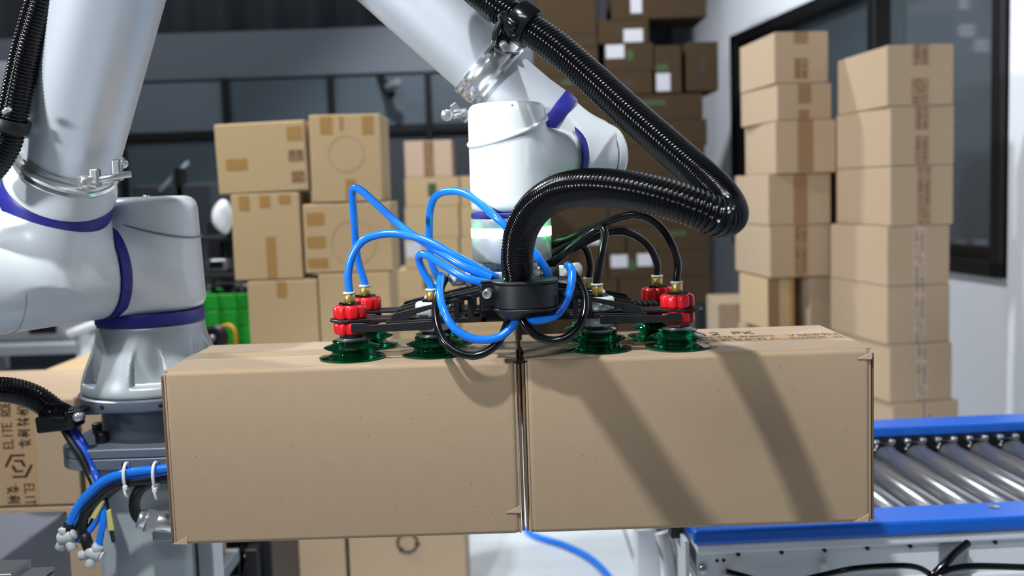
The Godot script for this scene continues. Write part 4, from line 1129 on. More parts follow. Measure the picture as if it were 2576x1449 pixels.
	part("holder_screw", Geo.new().lathe([Vector2(0.0025, 0.0015), Vector2(0.0025, 0.004), Vector2(0.004, 0.0042), Vector2(0.0052, 0.0032), Vector2(0.0054, -0.014), Vector2(0, -0.014), Vector2(0, 0.0015), Vector2(0.0025, 0.0015)], along(sq, Vector3(-0.1, 0, 1)), 20), M.chrome, h)

const CUPS := [[-0.192, -1.214, true], [-0.186, -1.303, true], [-0.0955, -1.222, false], [-0.0915, -1.303, false], [0.1005, -1.216, false], [0.098, -1.303, false], [0.1945, -1.214, true], [0.184, -1.303, true]]
func wx_tool() -> float:
	return U(1281, 450, 1.25).x

# ---------------------------------------------------------------- hoses and air tubes
func conduit(p: PackedVector3Array, r: float, label: String, group: String) -> void:
	var pitch := 0.0043
	var q := even(smooth(p, 24), pitch / 6)
	var rr := []
	for i in q.size():
		rr.append(r * [1.0, 0.98, 0.915, 0.88, 0.915, 0.98][i % 6])
	tag(obj("corrugated_hose", Geo.new().tube(q, rr, 26), M.rubber), label, "hose", group)

func air_tube(pts: Array, m: Material, label: String, group: String, tip := Vector3.INF, r := 0.0047) -> void:
	var p := path(pts)
	if tip != Vector3.INF:
		p.insert(0, tip + Vector3(0, 0.006, 0)); p.insert(0, tip)
	tag(obj("air_tube", Geo.new().tube(smooth(p, 10), r, 16), m), label, "air tube", group)

func build_hoses() -> void:
	conduit(path([[1303, 715, 1.152], [1303, 690, 1.15], [1301, 640, 1.135], [1312, 580, 1.108], [1345, 525, 1.073], [1400, 486, 1.03], [1475, 471, 0.987], [1570, 477, 0.955], [1670, 498, 0.935], [1760, 528, 0.925], [1810, 548, 0.93], [1834, 537, 0.955], [1815, 495, 0.995], [1762, 441, 1.035], [1680, 369, 1.07], [1590, 290, 1.105], [1490, 198, 1.14], [1400, 120, 1.16], [1320, 64, 1.175], [1240, 8, 1.19], [1185, -40, 1.205], [1158, -100, 1.22], [1160, -220, 1.235], [1120, -400, 1.255], [980, -540, 1.275], [780, -600, 1.25], [600, -590, 1.2]]), 0.0182, "glossy black corrugated hose bending round from the forearm to the gripper", "")
	conduit(path([[160, -160, 1.17], [112, -20, 1.18], [84, 70, 1.19], [62, 150, 1.2], [44, 230, 1.205], [28, 310, 1.21], [14, 365, 1.215], [-22, 420, 1.22], [-80, 470, 1.23]]), 0.0172, "glossy black corrugated hose clamped beside the silver upper arm", "")
	conduit(path([[-90, 990, 1.36], [-20, 980, 1.36], [40, 984, 1.36], [95, 1004, 1.36], [138, 1036, 1.36], [160, 1052, 1.36]]), 0.0172, "short black corrugated hose ending in the clamp beside the pedestal", "")
	# hose clip by the forearm clamp
	var o := thing("hose_clip", "black plastic clip holding the corrugated hose above the forearm clamp", "hose clip", U(1300, 60, 1.178))
	var hd := (U(1400, 120, 1.16) - U(1240, 10, 1.19)).normalized()
	obj("clip_ring", Geo.new().lathe([Vector2(0.0185, -0.012), Vector2(0.0225, -0.012), Vector2(0.023, -0.011), Vector2(0.023, 0.011), Vector2(0.0225, 0.012), Vector2(0.0185, 0.012), Vector2(0.0185, -0.012)], along(U(1318, 62, 1.176), hd), 40), M.black_gloss, o)
	obj("clip_hinge", bar(Geo.new(), U(1262, 38, 1.17), U(1300, 68, 1.155), 0.007), M.black_gloss, o)
	var leg := Geo.new()
	leg.box(U(1272, 92, 1.19), Vector3(0.016, 0.036, 0.018), 0.004, Basis(Vector3.BACK, -0.45))
	leg.box(U(1262, 108, 1.24), Vector3(0.013, 0.022, 0.1), 0.004, Basis(Vector3.BACK, -0.5))
	obj("clip_foot", leg, M.black_gloss, o)
	obj("clip_loop", Geo.new().tube(smooth(PackedVector3Array([U(1245, 100, 1.18), U(1248, 78, 1.175), U(1262, 52, 1.17), U(1275, 42, 1.168)])), 0.004, 10), M.black, o)
	obj("clip_screw", bar(Geo.new(), U(1266, 112, 1.18), U(1270, 118, 1.16), 0.005), M.zinc, o)
	o = thing("hose_clip", "black and steel clip holding the hose beside the upper arm", "hose clip", U(22, 312, 1.21))
	hd = (U(62, 150, 1.2) - U(14, 365, 1.215)).normalized()
	obj("clip_ring", Geo.new().lathe([Vector2(0.0175, -0.007), Vector2(0.021, -0.007), Vector2(0.0215, -0.006), Vector2(0.0215, 0.006), Vector2(0.021, 0.007), Vector2(0.0175, 0.007), Vector2(0.0175, -0.007)], along(U(27, 312, 1.21), hd), 40), M.black, o)
	obj("clip_screw", bar(Geo.new(), U(14, 275, 1.175), U(20, 284, 1.175), 0.006), M.chrome, o)
	obj("clip_strap", Geo.new().box(U(36, 322, 1.215), Vector3(0.02, 0.014, 0.03), 0.002, Basis(Vector3.BACK, -0.35)), M.chrome, o)
	obj("clip_foot", Geo.new().box(U(42, 318, 1.24), Vector3(0.016, 0.02, 0.07), 0.003), M.zinc, o)
	# air tubes to the cups
	var tip := []
	for q in CUPS: tip.append(Vector3(q[0], top_y + 0.0765, q[1]))
	var gb := "blue air tubes to the left cups"
	air_tube([[876, 690, 1.214], [886, 645, 1.214], [912, 607, 1.213], [955, 590, 1.212], [1005, 589, 1.21], [1070, 604, 1.2], [1140, 640, 1.19], [1225, 686, 1.185], [1250, 700, 1.19]], M.blue_tube, "blue air tube arching from the front left red knob to the hub", gb, tip[0])
	air_tube([[898, 640, 1.303], [890, 540, 1.3], [886, 487, 1.297], [893, 473, 1.29], [912, 482, 1.282], [960, 525, 1.26], [1010, 570, 1.24], [1055, 602, 1.215], [1110, 636, 1.195], [1170, 672, 1.18], [1235, 700, 1.18]], M.blue_tube, "tall blue air tube kinked sharply above the rear left red knob", gb, tip[1])
	air_tube([[1068, 690, 1.222], [1054, 655, 1.22], [1060, 640, 1.212], [1082, 646, 1.2], [1130, 676, 1.18], [1175, 700, 1.17], [1228, 713, 1.17]], M.blue_tube, "short blue air tube bent over the front white knob", gb, tip[2])
	air_tube([[1086, 660, 1.303], [1080, 590, 1.3], [1083, 525, 1.295], [1100, 491, 1.285], [1140, 481, 1.265], [1185, 494, 1.235], [1240, 540, 1.2], [1290, 587, 1.19], [1340, 632, 1.185], [1368, 668, 1.185], [1382, 700, 1.19]], M.blue_tube, "blue air tube rising from the rear white knob and passing behind the hose", gb, tip[3])
	gb = "black air tubes to the right cups"
	air_tube([[1704, 660, 1.214], [1690, 615, 1.21], [1662, 572, 1.215], [1620, 545, 1.22], [1570, 543, 1.225], [1490, 573, 1.235], [1400, 612, 1.25], [1370, 625, 1.27]], M.black_gloss, "black air tube arching widest to the front right red knob", gb, tip[6])
	air_tube([[1652, 660, 1.3], [1632, 620, 1.298], [1595, 592, 1.295], [1550, 582, 1.29], [1490, 600, 1.28], [1400, 650, 1.27], [1370, 668, 1.27]], M.black_gloss, "black air tube arching lower to the rear right red knob", gb, tip[7])
	air_tube([[1508, 670, 1.217], [1516, 620, 1.218], [1521, 588, 1.22], [1513, 575, 1.224], [1494, 579, 1.23], [1460, 604, 1.235], [1410, 646, 1.24], [1378, 674, 1.245]], M.black_gloss, "black air tube bent sharply above the front right white knob", gb, tip[4])
	air_tube([[1484, 665, 1.303], [1476, 632, 1.3], [1458, 612, 1.295], [1440, 612, 1.285], [1400, 640, 1.275], [1370, 656, 1.27]], M.black_gloss, "short black air tube curving to the rear right white knob", gb, tip[5])
	air_tube([[1112, 692, 1.2], [1106, 730, 1.175], [1116, 780, 1.15], [1145, 828, 1.14], [1195, 853, 1.138], [1250, 850, 1.14], [1285, 825, 1.145], [1302, 800, 1.15], [1308, 775, 1.155]], M.blue_tube, "blue air tube looping low from the side fitting to under the hub, left", "tube loops below the hub")
	air_tube([[1120, 700, 1.205], [1100, 745, 1.185], [1096, 800, 1.165], [1113, 852, 1.15], [1150, 885, 1.142], [1200, 894, 1.14], [1245, 870, 1.142], [1272, 825, 1.147], [1283, 775, 1.155]], M.black_gloss, "black air tube hanging in a loop onto the left carton", "tube loops below the hub")
	air_tube([[1427, 668, 1.195], [1437, 676, 1.17], [1439, 700, 1.16], [1428, 750, 1.15], [1402, 790, 1.145], [1360, 806, 1.145], [1330, 803, 1.148], [1305, 795, 1.152], [1300, 770, 1.155]], M.blue_tube, "blue air tube looping from the right fitting to under the hub", "tube loops below the hub")
	air_tube([[1432, 674, 1.2], [1455, 705, 1.18], [1472, 755, 1.16], [1463, 810, 1.145], [1430, 846, 1.138], [1390, 857, 1.138], [1348, 843, 1.14], [1318, 810, 1.146], [1310, 775, 1.155]], M.black_gloss, "black air tube hanging in a loop above the right carton", "tube loops below the hub")

# ---------------------------------------------------------------- pedestal, its cables and the things at the lower left
func build_pedestal() -> void:
	var bx := U(388, 1100, 1.45).x
	var y := func(p: float) -> float: return U(388, p, 1.36).y
	var o := thing("robot_pedestal", "grey blue steel pedestal with bolted plates under the robot arm", "pedestal", Vector3(bx, 0, -1.45))
	var ax := func(p: float) -> Transform3D: return Transform3D(Basis(), Vector3(bx, y.call(p), -1.45))
	obj("neck", Geo.new().lathe([Vector2(0, y.call(1034) - y.call(1122)), Vector2(0.068, y.call(1034) - y.call(1122)), Vector2(0.068, 0.004), Vector2(0.074, 0), Vector2(0, 0)], ax.call(1122), 48), M.steel_blue, o)
	var plate := func(h: float, r: float) -> PackedVector2Array:
		var p := PackedVector2Array()
		for c in 4:
			for i in 9:
				p.append(Vector2.from_angle(PI / 2 * c + PI / 4) * 0.075 + Vector2.from_angle(PI / 2 * (c + i / 8.0)) * r)
		return p
	var lay := func(p0: float, p1: float) -> Transform3D: return Transform3D(Basis(Vector3.RIGHT, PI / 2), Vector3(bx, (y.call(p0) + y.call(p1)) / 2, -1.45))
	obj("top_plate", Geo.new().prism(plate.call(0, 0.05), y.call(1122) - y.call(1145) , lay.call(1122, 1145), 0.0015), M.steel_blue, o)
	obj("lower_plate", Geo.new().prism(plate.call(0, 0.05), y.call(1146) - y.call(1174), lay.call(1146, 1174), 0.0015), M.steel_blue, o)
	for q in [[-0.078, 0.0], [-0.05, 0.06], [0.05, 0.06], [0.078, 0.0], [-0.05, -0.06], [0.05, -0.06]]:
		var b := Vector3(bx + q[0], y.call(1124), -1.45 + q[1])
		obj("plate_bolt", bar(Geo.new(), b, b + Vector3(0, 0.016, 0), 0.009, 16), M.black, o)
	var yt: float = y.call(1175)
	obj("column", Geo.new().box(Vector3(bx - 0.002, yt / 2 + 0.002, -1.45), Vector3(0.128, yt - 0.006, 0.13), 0.012, Basis(), 3), M.cast, o)
	obj("corner_profile", Geo.new().box(Vector3(bx + 0.076, yt / 2 - 0.05, -1.43), Vector3(0.022, yt - 0.12, 0.05), 0.003), M.zinc, o)
	obj("column_cap", Geo.new().box(Vector3(bx, y.call(1200), -1.45), Vector3(0.11, 0.03, 0.118), 0.004), M.black, o)
	for k in 2:
		var tb := U([316, 391][k], 1172, 1.345)
		obj("tie_mount", Geo.new().box(tb + Vector3(0, 0.0, -0.02), Vector3(0.012, 0.009, 0.04), 0.002), M.black, o)
	# connector on the column
	var c := thing("cable_connector", "chrome cable connector screwed into the pedestal column", "connector", U(400, 1315, 1.34))
	obj("sleeve", bar(Geo.new(), U(388, 1311, 1.34), U(470, 1322, 1.36), 0.0128, 28), M.chrome, c)
	obj("gland_nut", Geo.new().lathe([Vector2(0, 0), Vector2(0.0152, 0), Vector2(0.016, 0.001), Vector2(0.016, 0.012), Vector2(0.0152, 0.013), Vector2(0, 0.013)], along(U(366, 1308, 1.337), U(470, 1322, 1.36) - U(388, 1311, 1.34)), 6), M.chrome, c)
	obj("gland_crown", bar(Geo.new(), U(345, 1305, 1.334), U(368, 1308, 1.338), 0.0125, 10), M.chrome, c)
	obj("fixing_block", Geo.new().box(U(430, 1316, 1.40), Vector3(0.03, 0.03, 0.07), 0.003), M.zinc, c)
	tag(obj("cable", Geo.new().tube(smooth(path([[352, 1306, 1.335], [341, 1290, 1.332], [338, 1262, 1.33], [350, 1234, 1.33], [376, 1212, 1.335], [420, 1202, 1.345], [480, 1200, 1.36]])), 0.0072), M.black), "black cable bent down into the chrome connector", "cable")
	# clamp block and cables that hang from it
	var k := thing("hose_clamp_block", "black clamp block with a chrome screw beside the pedestal neck", "clamp", U(160, 1050, 1.36))
	obj("block", Geo.new().box(U(152, 1058, 1.36), Vector3(0.05, 0.022, 0.04), 0.003, Basis(Vector3.BACK, 0.08)), M.black, k)
	obj("block_lid", Geo.new().box(U(168, 1036, 1.36), Vector3(0.056, 0.006, 0.044), 0.002, Basis(Vector3.BACK, 0.1)), M.black_gloss, k)
	obj("hose_seal", Geo.new().lathe([Vector2(0, -0.004), Vector2(0.019, -0.004), Vector2(0.02, 0), Vector2(0.016, 0.008), Vector2(0, 0.009)], along(U(148, 1034, 1.35), Vector3(0.4, 1, 0)), 24), M.rubber, k)
	obj("clamp_screw", bar(Geo.new(), U(192, 1050, 1.332), U(206, 1046, 1.345), 0.006, 14), M.chrome, k)
	obj("mount_arm", Geo.new().box(U(215, 1032, 1.385), Vector3(0.05, 0.008, 0.03), 0.002), M.steel_blue, k)
	var gb := "cables hanging from the black clamp block"
	tag(obj("cable", Geo.new().tube(smooth(path([[168, 1070, 1.36], [190, 1105, 1.355], [216, 1140, 1.35], [232, 1180, 1.345], [244, 1205, 1.335], [250, 1240, 1.33], [246, 1262, 1.328]])), 0.005), M.blue_cable), "dark blue cable dropping from the clamp block past the plates", "cable", gb)
	tag(obj("cable", Geo.new().tube(smooth(path([[180, 1072, 1.365], [204, 1105, 1.36], [224, 1140, 1.355], [240, 1185, 1.35], [252, 1220, 1.34], [258, 1250, 1.333], [246, 1300, 1.33]])), 0.0045), M.blue_cable), "second dark blue cable beside the first, nearer the pedestal", "cable", gb)
	tag(obj("cable", Geo.new().tube(smooth(path([[158, 1074, 1.357], [180, 1112, 1.35], [205, 1150, 1.345], [226, 1195, 1.34], [238, 1225, 1.332], [236, 1270, 1.33]])), 0.005), M.black), "thin black cable dropping from the clamp block", "cable", gb)
	gb = "tubes and cables tied under the pedestal plates"
	tag(obj("air_tube", Geo.new().tube(smooth(path([[470, 1168, 1.325], [400, 1180, 1.32], [330, 1188, 1.318], [265, 1207, 1.316], [215, 1250, 1.315], [187, 1292, 1.315], [168, 1338, 1.315]])), 0.0056), M.blue_tube), "thick bright blue tube sweeping from the plates to the pale fitting", "air tube", gb)
	tag(obj("air_tube", Geo.new().tube(smooth(path([[470, 1176, 1.332], [400, 1190, 1.328], [330, 1200, 1.325], [272, 1216, 1.322], [226, 1256, 1.32], [200, 1292, 1.318], [178, 1326, 1.317]])), 0.0052), M.blue_tube), "second bright blue tube running just below the first", "air tube", gb)
	tag(obj("cable", Geo.new().tube(smooth(path([[470, 1192, 1.335], [400, 1204, 1.33], [330, 1212, 1.325], [280, 1226, 1.322], [240, 1260, 1.32], [214, 1290, 1.318], [208, 1330, 1.318], [222, 1372, 1.318]])), 0.0068), M.black), "thick black cable tied below the bright blue tubes", "cable", gb)
	tag(obj("cable", Geo.new().tube(smooth(path([[300, 1222, 1.33], [262, 1256, 1.328], [230, 1290, 1.326], [200, 1300, 1.324], [196, 1330, 1.322], [206, 1362, 1.32]])), 0.0045), M.black), "thin black cable curling behind the pale fittings", "cable", gb)
	tag(obj("air_tube", Geo.new().tube(smooth(path([[183, 1310, 1.325], [188, 1340, 1.322], [202, 1358, 1.32], [220, 1340, 1.32], [240, 1312, 1.322], [252, 1280, 1.324]])), 0.0045), M.blue_tube), "thin blue tube hooked between the two pale fittings", "air tube", gb)
	tag(obj("air_tube", Geo.new().tube(smooth(path([[246, 1390, 1.316], [252, 1352, 1.318], [259, 1318, 1.32], [262, 1280, 1.325], [266, 1250, 1.328]])), 0.0045), M.blue_tube), "thin blue tube rising from the lower pale fitting", "air tube", gb)
	for q in [["pale grey push fitting at the end of the thick blue tube", 165, 1354, 0.2, [167, 1344, 178, 1312]], ["pale grey branched fitting hanging lowest beside the pedestal", 232, 1392, -0.6, [224, 1380, 211, 1342]]]:
		var f := thing("tube_fitting", q[0], "fitting", U(q[1], q[2], 1.315), "pale push fittings")
		var p := U(q[1], q[2], 1.315)
		var bz := Basis(Vector3.BACK, q[3])
		obj("body", bar(Geo.new(), p + bz * Vector3(-0.008, 0.0, 0), p + bz * Vector3(0.011, 0.003, 0), 0.009, 18), M.fitting, f)
		obj("collar", bar(Geo.new(), p + bz * Vector3(0.002, 0.004, 0), p + bz * Vector3(0.002, 0.015, 0), 0.0078, 18), M.fitting, f)
		obj("port", bar(Geo.new(), p + bz * Vector3(-0.003, -0.002, 0), p + bz * Vector3(-0.012, -0.012, 0), 0.0066, 18), M.fitting, f)
		obj("port", bar(Geo.new(), p + bz * Vector3(0.004, -0.004, 0), p + bz * Vector3(0.006, -0.017, 0.003), 0.0066, 18), M.fitting, f)
		obj("sleeve", bar(Geo.new(), U(q[4][0], q[4][1], 1.315), U(q[4][2], q[4][3], 1.317), 0.0074, 16), M.black, f)
		obj("release_ring", bar(Geo.new(), p + bz * Vector3(0.011, 0.003, 0), p + bz * Vector3(0.015, 0.004, 0), 0.0075, 18), M.collar, f)
	for q in [[318, 1198, 0.012], [391, 1196, 0.016]]:
		var p := U(q[0], q[1], 1.318)
		var tie := thing("cable_tie", "white cable tie round the bundle, %s" % ["nearer the blue bend", "nearer the lifted carton"][0 if q[0] < 350 else 1], "cable tie", p, "white cable ties")
		var loop := PackedVector3Array()
		for i in 25:
			var a := TAU * i / 24
			loop.append(p + Vector3(0, cos(a) * 0.0165, sin(a) * 0.012 - 0.002))
		obj("loop", Geo.new().tube(loop, 0.0022, 8), M.white_plastic, tie)
		obj("tail", Geo.new().tube(smooth(PackedVector3Array([p + Vector3(0, -0.01, 0.012), p + Vector3(0.002, -0.02, 0.013), p + Vector3(0.003, -q[2] - 0.012, 0.011)])), 0.0018, 8), M.white_plastic, tie)
		obj("lock", Geo.new().box(p + Vector3(0.002, -q[2], 0.012), Vector3(0.006, 0.006, 0.005), 0.0015), M.white_plastic, tie)
	for q in [["yellow printed cable tag slanting beside the thin cables", 246, 1280, -0.5, 1.32], ["yellow printed cable tag hanging upright by the column", 276, 1308, 0.1, 1.325]]:
		var tg := thing("cable_tag", q[0], "cable tag", U(q[1], q[2], q[4]), "yellow cable tags")
		obj("sleeve", Geo.new().box(U(q[1], q[2], q[4]), Vector3(0.009, 0.03, 0.006), 0.0025, Basis(Vector3.BACK, q[3])), M.yellow, tg)
		obj("cable_core", bar(Geo.new(), U(q[1], q[2], q[4]) + Basis(Vector3.BACK, q[3]) * Vector3(0, -0.03, 0), U(q[1], q[2], q[4]) + Basis(Vector3.BACK, q[3]) * Vector3(0, 0.03, 0), 0.0026, 10), M.black, tg)
	# grey metal case at the bottom left corner
	var m := thing("drive_case", "grey metal case with a ribbed silver heat sink at the lower left", "metal case", U(0, 1449, 1.25) - Vector3(0.05, 0.1, 0))
	var ca := U(96, 1338, 1.30)
	obj("case_body", Geo.new().box(ca + Vector3(-0.13, -0.09, -0.07 + 0.09), Vector3(0.26, 0.18, 0.22), 0.004, Basis(), 2), M.case, m)
	obj("post", bar(Geo.new(), Vector3(ca.x - 0.13, 0.012, ca.z + 0.02), Vector3(ca.x - 0.13, ca.y - 0.17, ca.z + 0.02), 0.03), M.frame_black, m)
	obj("foot", Geo.new().box(Vector3(ca.x - 0.13, 0.008, ca.z + 0.02), Vector3(0.3, 0.016, 0.3), 0.004), M.frame_black, m)
	var hs := U(60, 1428, 1.17)
	var g := Geo.new()
	for i in 7: obj("heat_fin", Geo.new().box(hs + Vector3(0.0, -0.006 * i - 0.01, 0.002 * i), Vector3(0.05, 0.0028, 0.05), 0.001), M.zinc, m)
	obj("heat_sink_base", Geo.new().box(hs + Vector3(-0.03, -0.03, -0.005), Vector3(0.05, 0.06, 0.05), 0.002), M.zinc, m)
	# black cabinet behind the pedestal
	var kb := thing("control_cabinet", "black control cabinet with a thin blue light strip, behind the pedestal", "cabinet", Vector3(U(616, 1400, 2.4).x, 0, -2.55))
	var ky := U(616, 1290, 2.4).y
	obj("cabinet_body", Geo.new().box(Vector3(U(616, 1400, 2.4).x, ky / 2, -2.55), Vector3(0.13, ky, 0.3), 0.004), M.black, kb)
	obj("drive_unit", Geo.new().box(U(584, 1410, 2.38), Vector3(0.05, 0.06, 0.05), 0.004), M.black_gloss, kb)
	obj("blue_strip", Geo.new().box(U(585, 1405, 2.35), Vector3(0.005, 0.035, 0.004), 0.001), M.blue_cable, kb)
	obj("drive_unit", Geo.new().box(U(640, 1420, 2.38), Vector3(0.03, 0.09, 0.05), 0.004), M.frame_black, kb)
	obj("cable_loom", Geo.new().tube(smooth(path([[610, 1375, 2.38], [618, 1410, 2.36], [612, 1449, 2.36]])), 0.006, 10), M.rubber, kb)

# ---------------------------------------------------------------- far left: bench, machines, crate
func build_far_left() -> void:
	var z := 4.3
	var s := z / F
	# white bench with a pale machine on it
	var t := thing("work_bench", "pale work bench with white legs far behind the robot pedestal", "bench", Vector3(U(110, 900, z).x, 0, -z - 0.25))
	var by := U(120, 868, z).y
	var bx := U(60, 900, z).x
	obj("bench_top", Geo.new().box(Vector3(bx, by - 0.02, -z - 0.25), Vector3(0.72, 0.04, 0.5), 0.004), M.frame_white, t)
	for k in 4: obj("leg", Geo.new().box(Vector3(bx - 0.32 + 0.64 * (k % 2), (by - 0.04) / 2, -z - 0.05 - 0.4 * (k / 2)), Vector3(0.05, by - 0.04, 0.05), 0.004), M.frame_white, t)
	obj("shelf", Geo.new().box(Vector3(bx, by * 0.75, -z - 0.25), Vector3(0.6, 0.03, 0.42), 0.004), M.wall_grey, t)
	var m := thing("bench_machine", "white boxy machine with a dark opening on the far bench", "machine", Vector3(bx - 0.02, by, -z - 0.25))
	obj("machine_body", Geo.new().box(Vector3(bx - 0.1, by + 0.085, -z - 0.3), Vector3(0.42, 0.17, 0.3), 0.01), M.frame_white, m)
	obj("machine_opening", Geo.new().box(Vector3(bx + 0.02, by + 0.07, -z - 0.148), Vector3(0.12, 0.08, 0.01), 0.003), M.black, m)
	obj("machine_cover", Geo.new().box(Vector3(bx + 0.0, by + 0.185, -z - 0.3), Vector3(0.5, 0.025, 0.34), 0.008), M.white_plastic, m)
	var sc := thing("side_counter", "grey counter with rows of dark green parts trays behind the bench", "counter", Vector3(U(120, 830, 5.2).x, 0, -5.4))
	var cy := U(120, 842, 5.2).y
	var cx := U(-10, 840, 5.2).x
	obj("counter_top", Geo.new().box(Vector3(cx, cy - 0.02, -5.4), Vector3(1.2, 0.04, 0.5), 0.005), M.wall_grey, sc)
	obj("counter_front", Geo.new().box(Vector3(cx, (cy - 0.04) / 2, -5.42), Vector3(1.14, cy - 0.04, 0.42), 0.005), M.wall_dark, sc)
	for k in 5:
		var tr := thing("parts_tray", "%s dark green parts tray from the left on the far grey counter" % ["first", "second", "third", "fourth", "fifth"][k], "tray", Vector3(cx - 0.42 + k * 0.205, cy, -5.35), "dark green parts trays on the far counter")
		part("tray", Geo.new().box(Vector3(0, 0.05, 0), Vector3(0.18, 0.1, 0.26), 0.008), M.tray, tr)
		part("rim", Geo.new().box(Vector3(0, 0.102, 0), Vector3(0.2, 0.012, 0.28), 0.004), M.wall_dark, tr)
	var lamp := thing("machine_lever", "pale lever arm of a machine left of the pedestal top", "machine arm", U(200, 830, 4.0))
	obj("arm", bar(Geo.new(), U(168, 843, 4.0), U(240, 815, 4.05), 0.018), M.white_plastic, lamp)
	obj("post", bar(Geo.new(), Vector3(U(208, 880, 4.05).x, 0, -4.05), U(208, 830, 4.05), 0.028), M.frame_white, lamp)
	# white upright at the far left edge
	tag(obj("locker", Geo.new().box(Vector3(U(-20, 400, 5.8).x, 1.05, -6.0), Vector3(0.3, 2.1, 0.4), 0.01), M.frame_white), "pale locker standing at the far left behind the hose", "locker")
	# black machine rack behind the shoulder drum
	var r := thing("equipment_rack", "dark equipment rack with shelves behind the white shoulder drum", "rack", Vector3(U(520, 700, 4.4).x, 0, -4.5))
	var y0 := U(520, 560, 4.4).y
	var rx0 := U(500, 700, 4.4).x
	var rx1 := U(592, 700, 4.4).x
	for k in 4: obj("post", Geo.new().box(Vector3([rx0, rx1][k % 2], y0 / 2, -4.42 - 0.3 * (k / 2)), Vector3(0.025, y0, 0.025), 0.003), M.frame_black, r)
	for k in 5: obj("shelf", Geo.new().box(Vector3((rx0 + rx1) / 2, y0 - 0.07 - 0.16 * k, -4.57), Vector3(rx1 - rx0, 0.02, 0.32), 0.003), M.frame_black, r)
	obj("back_panel", Geo.new().box(Vector3((rx0 + rx1) / 2, y0 / 2, -4.74), Vector3(rx1 - rx0 + 0.1, y0, 0.02), 0.003), M.black, r)
	var rc := thing("instrument", "small pale instrument on a shelf of the dark rack", "instrument", Vector3(U(535, 660, 4.4).x, y0 - 0.22, -4.5))
	part("case", Geo.new().box(Vector3(0, 0.035, 0), Vector3(0.09, 0.05, 0.1), 0.006), M.zinc, rc)
	part("display", Geo.new().box(Vector3(0, 0.035, 0.051), Vector3(0.06, 0.03, 0.003), 0.001), M.black_gloss, rc)
	var cn := thing("tall_machine", "tall black machine with a pale strut in front of the far glazing", "machine", Vector3(U(430, 560, 5.4).x, 0, -5.6))
	var ty := U(430, 462, 5.4).y
	obj("machine_body", Geo.new().box(Vector3(U(435, 560, 5.4).x, ty / 2, -5.6), Vector3(0.42, ty, 0.36), 0.02), M.black_cloth, cn)
	obj("machine_panel", Geo.new().box(Vector3(U(420, 560, 5.4).x, ty - 0.16, -5.415), Vector3(0.2, 0.18, 0.01), 0.004), M.frame_black, cn)
	obj("strut", bar(Geo.new(), U(400, 482, 5.4), U(474, 408, 5.5), 0.012), M.pane_grey, cn)
	obj("strut_base", Geo.new().box(U(455, 470, 5.45), Vector3(0.05, 0.2, 0.06), 0.01), M.frame_black, cn)
	# white bag hanging on the rack
	var bag := U(560, 545, 4.36)
	tag(obj("cloth_bag", Geo.new().nets(func(p: Vector3) -> float: return (((p - bag) / Vector3(0.042, 0.07, 0.04)).length() - 1.0) * 0.04 + 0.003 * sin(p.x * 70.0) * sin(p.y * 50.0), bag - Vector3(0.06, 0.09, 0.06), bag + Vector3(0.06, 0.09, 0.06), 0.006), M.white_plastic), "white cloth bag hanging on the dark rack beside the middle stack", "bag")
	tag(obj("bag_hook", bar(Geo.new(), bag + Vector3(0, 0.06, 0), Vector3(bag.x, y0 - 0.07, -4.45), 0.006), M.frame_black), "dark hook above the white cloth bag", "hook")
	# green crate
	var gz := 3.4
	var gx0 := U(506, 780, gz).x
	var gx1 := U(640, 780, gz).x
	var gt := U(570, 738, gz).y
	var gb := U(570, 905, gz).y
	var gc := thing("green_crate", "bright green slatted plastic crate beside the middle carton stack", "crate", Vector3((gx0 + gx1) / 2, gb, -gz - 0.12))
	for k in 4: obj("slat", Geo.new().box(Vector3((gx0 + gx1) / 2, lerpf(gb, gt, (k + 0.5) / 4.0), -gz), Vector3(gx1 - gx0, (gt - gb) / 4 - 0.004, 0.012), 0.003), M.green, gc)
	for k in 4: obj("upright", Geo.new().box(Vector3(lerpf(gx0, gx1, k / 3.0), (gt + gb) / 2, -gz + 0.008), Vector3(0.008, gt - gb, 0.012), 0.002), M.green, gc)
	obj("back_wall", Geo.new().box(Vector3((gx0 + gx1) / 2, (gt + gb) / 2, -gz - 0.24), Vector3(gx1 - gx0, gt - gb, 0.012), 0.003), M.green, gc)
	for sx in [gx0, gx1]: obj("side_wall", Geo.new().box(Vector3(sx, (gt + gb) / 2, -gz - 0.12), Vector3(0.012, gt - gb, 0.24), 0.003), M.green, gc)
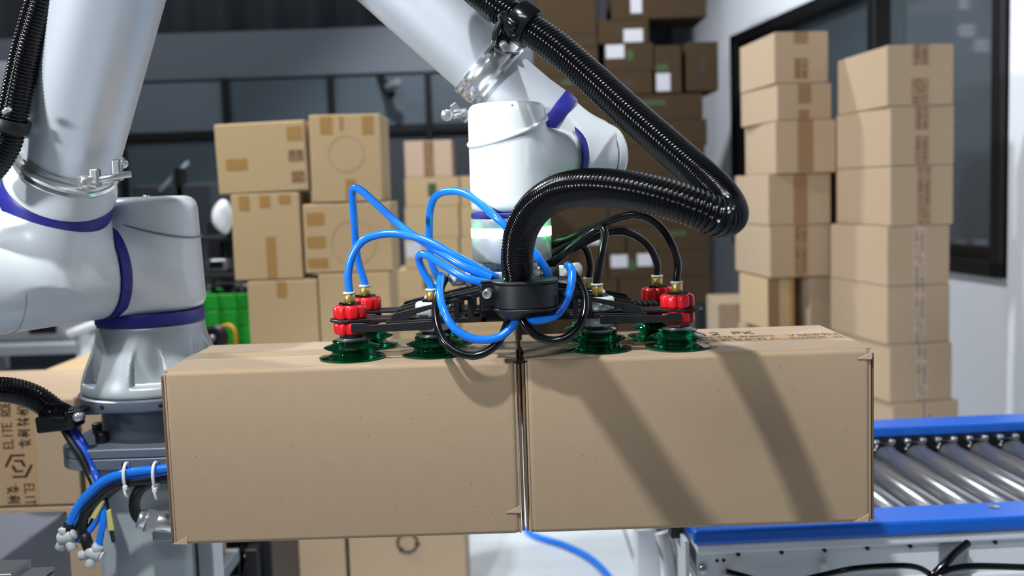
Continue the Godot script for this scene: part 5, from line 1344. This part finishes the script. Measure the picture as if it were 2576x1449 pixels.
	obj("crate_floor", Geo.new().box(Vector3((gx0 + gx1) / 2, gb + 0.006, -gz - 0.12), Vector3(gx1 - gx0, 0.012, 0.24), 0.003), M.green, gc)
	var tool := thing("black_parts", "tangle of dark parts lying in the top of the green crate", "parts", Vector3((gx0 + gx1) / 2, gt, -gz - 0.1))
	var tg := Geo.new()
	var rn := RandomNumberGenerator.new()
	rn.seed = 4
	for i in 16: bar(tg, Vector3(rn.randf_range(gx0 + 0.02, gx1 - 0.02), gt + rn.randf_range(-0.02, 0.012), -gz - rn.randf_range(0.03, 0.2)), Vector3(rn.randf_range(gx0 + 0.02, gx1 - 0.02), gt + rn.randf_range(-0.02, 0.03), -gz - rn.randf_range(0.03, 0.2)), 0.009, 8)
	obj("dark_bars", tg, M.black, tool).set_meta("kind", "stuff")
	var fn := thing("blower", "small black round blower with an orange lead in front of the green crate", "blower", U(540, 850, 3.3))
	var fc := U(541, 850, 3.28)
	obj("blower_case", Geo.new().lathe([Vector2(0, -0.02), Vector2(0.035, -0.02), Vector2(0.042, -0.012), Vector2(0.042, 0.012), Vector2(0.035, 0.02), Vector2(0.026, 0.02), Vector2(0.022, 0.008), Vector2(0, 0.008)], along(fc, Vector3(-0.2, 0.1, 1)), 32), M.black, fn)
	obj("blower_hub", bar(Geo.new(), fc, fc + Vector3(-0.004, 0.002, 0.024), 0.01), M.zinc, fn)
	obj("lead", Geo.new().tube(smooth(path([[556, 822, 3.3], [578, 818, 3.29], [592, 835, 3.28], [594, 870, 3.28]])), 0.005), M.orange, fn)
	var st := thing("plinth", "low grey stand carrying the green crate and blower", "stand", Vector3((gx0 + gx1) / 2, 0, -gz - 0.06))
	part("stand_top", Geo.new().box(Vector3(0, gb - 0.012, 0), Vector3(0.3, 0.02, 0.42), 0.004), M.wall_grey, st)
	for k in 4: part("leg", Geo.new().box(Vector3(-0.12 + 0.24 * (k % 2), (gb - 0.022) / 2, -0.18 + 0.36 * (k / 2)), Vector3(0.03, gb - 0.022, 0.03), 0.003), M.wall_grey, st)
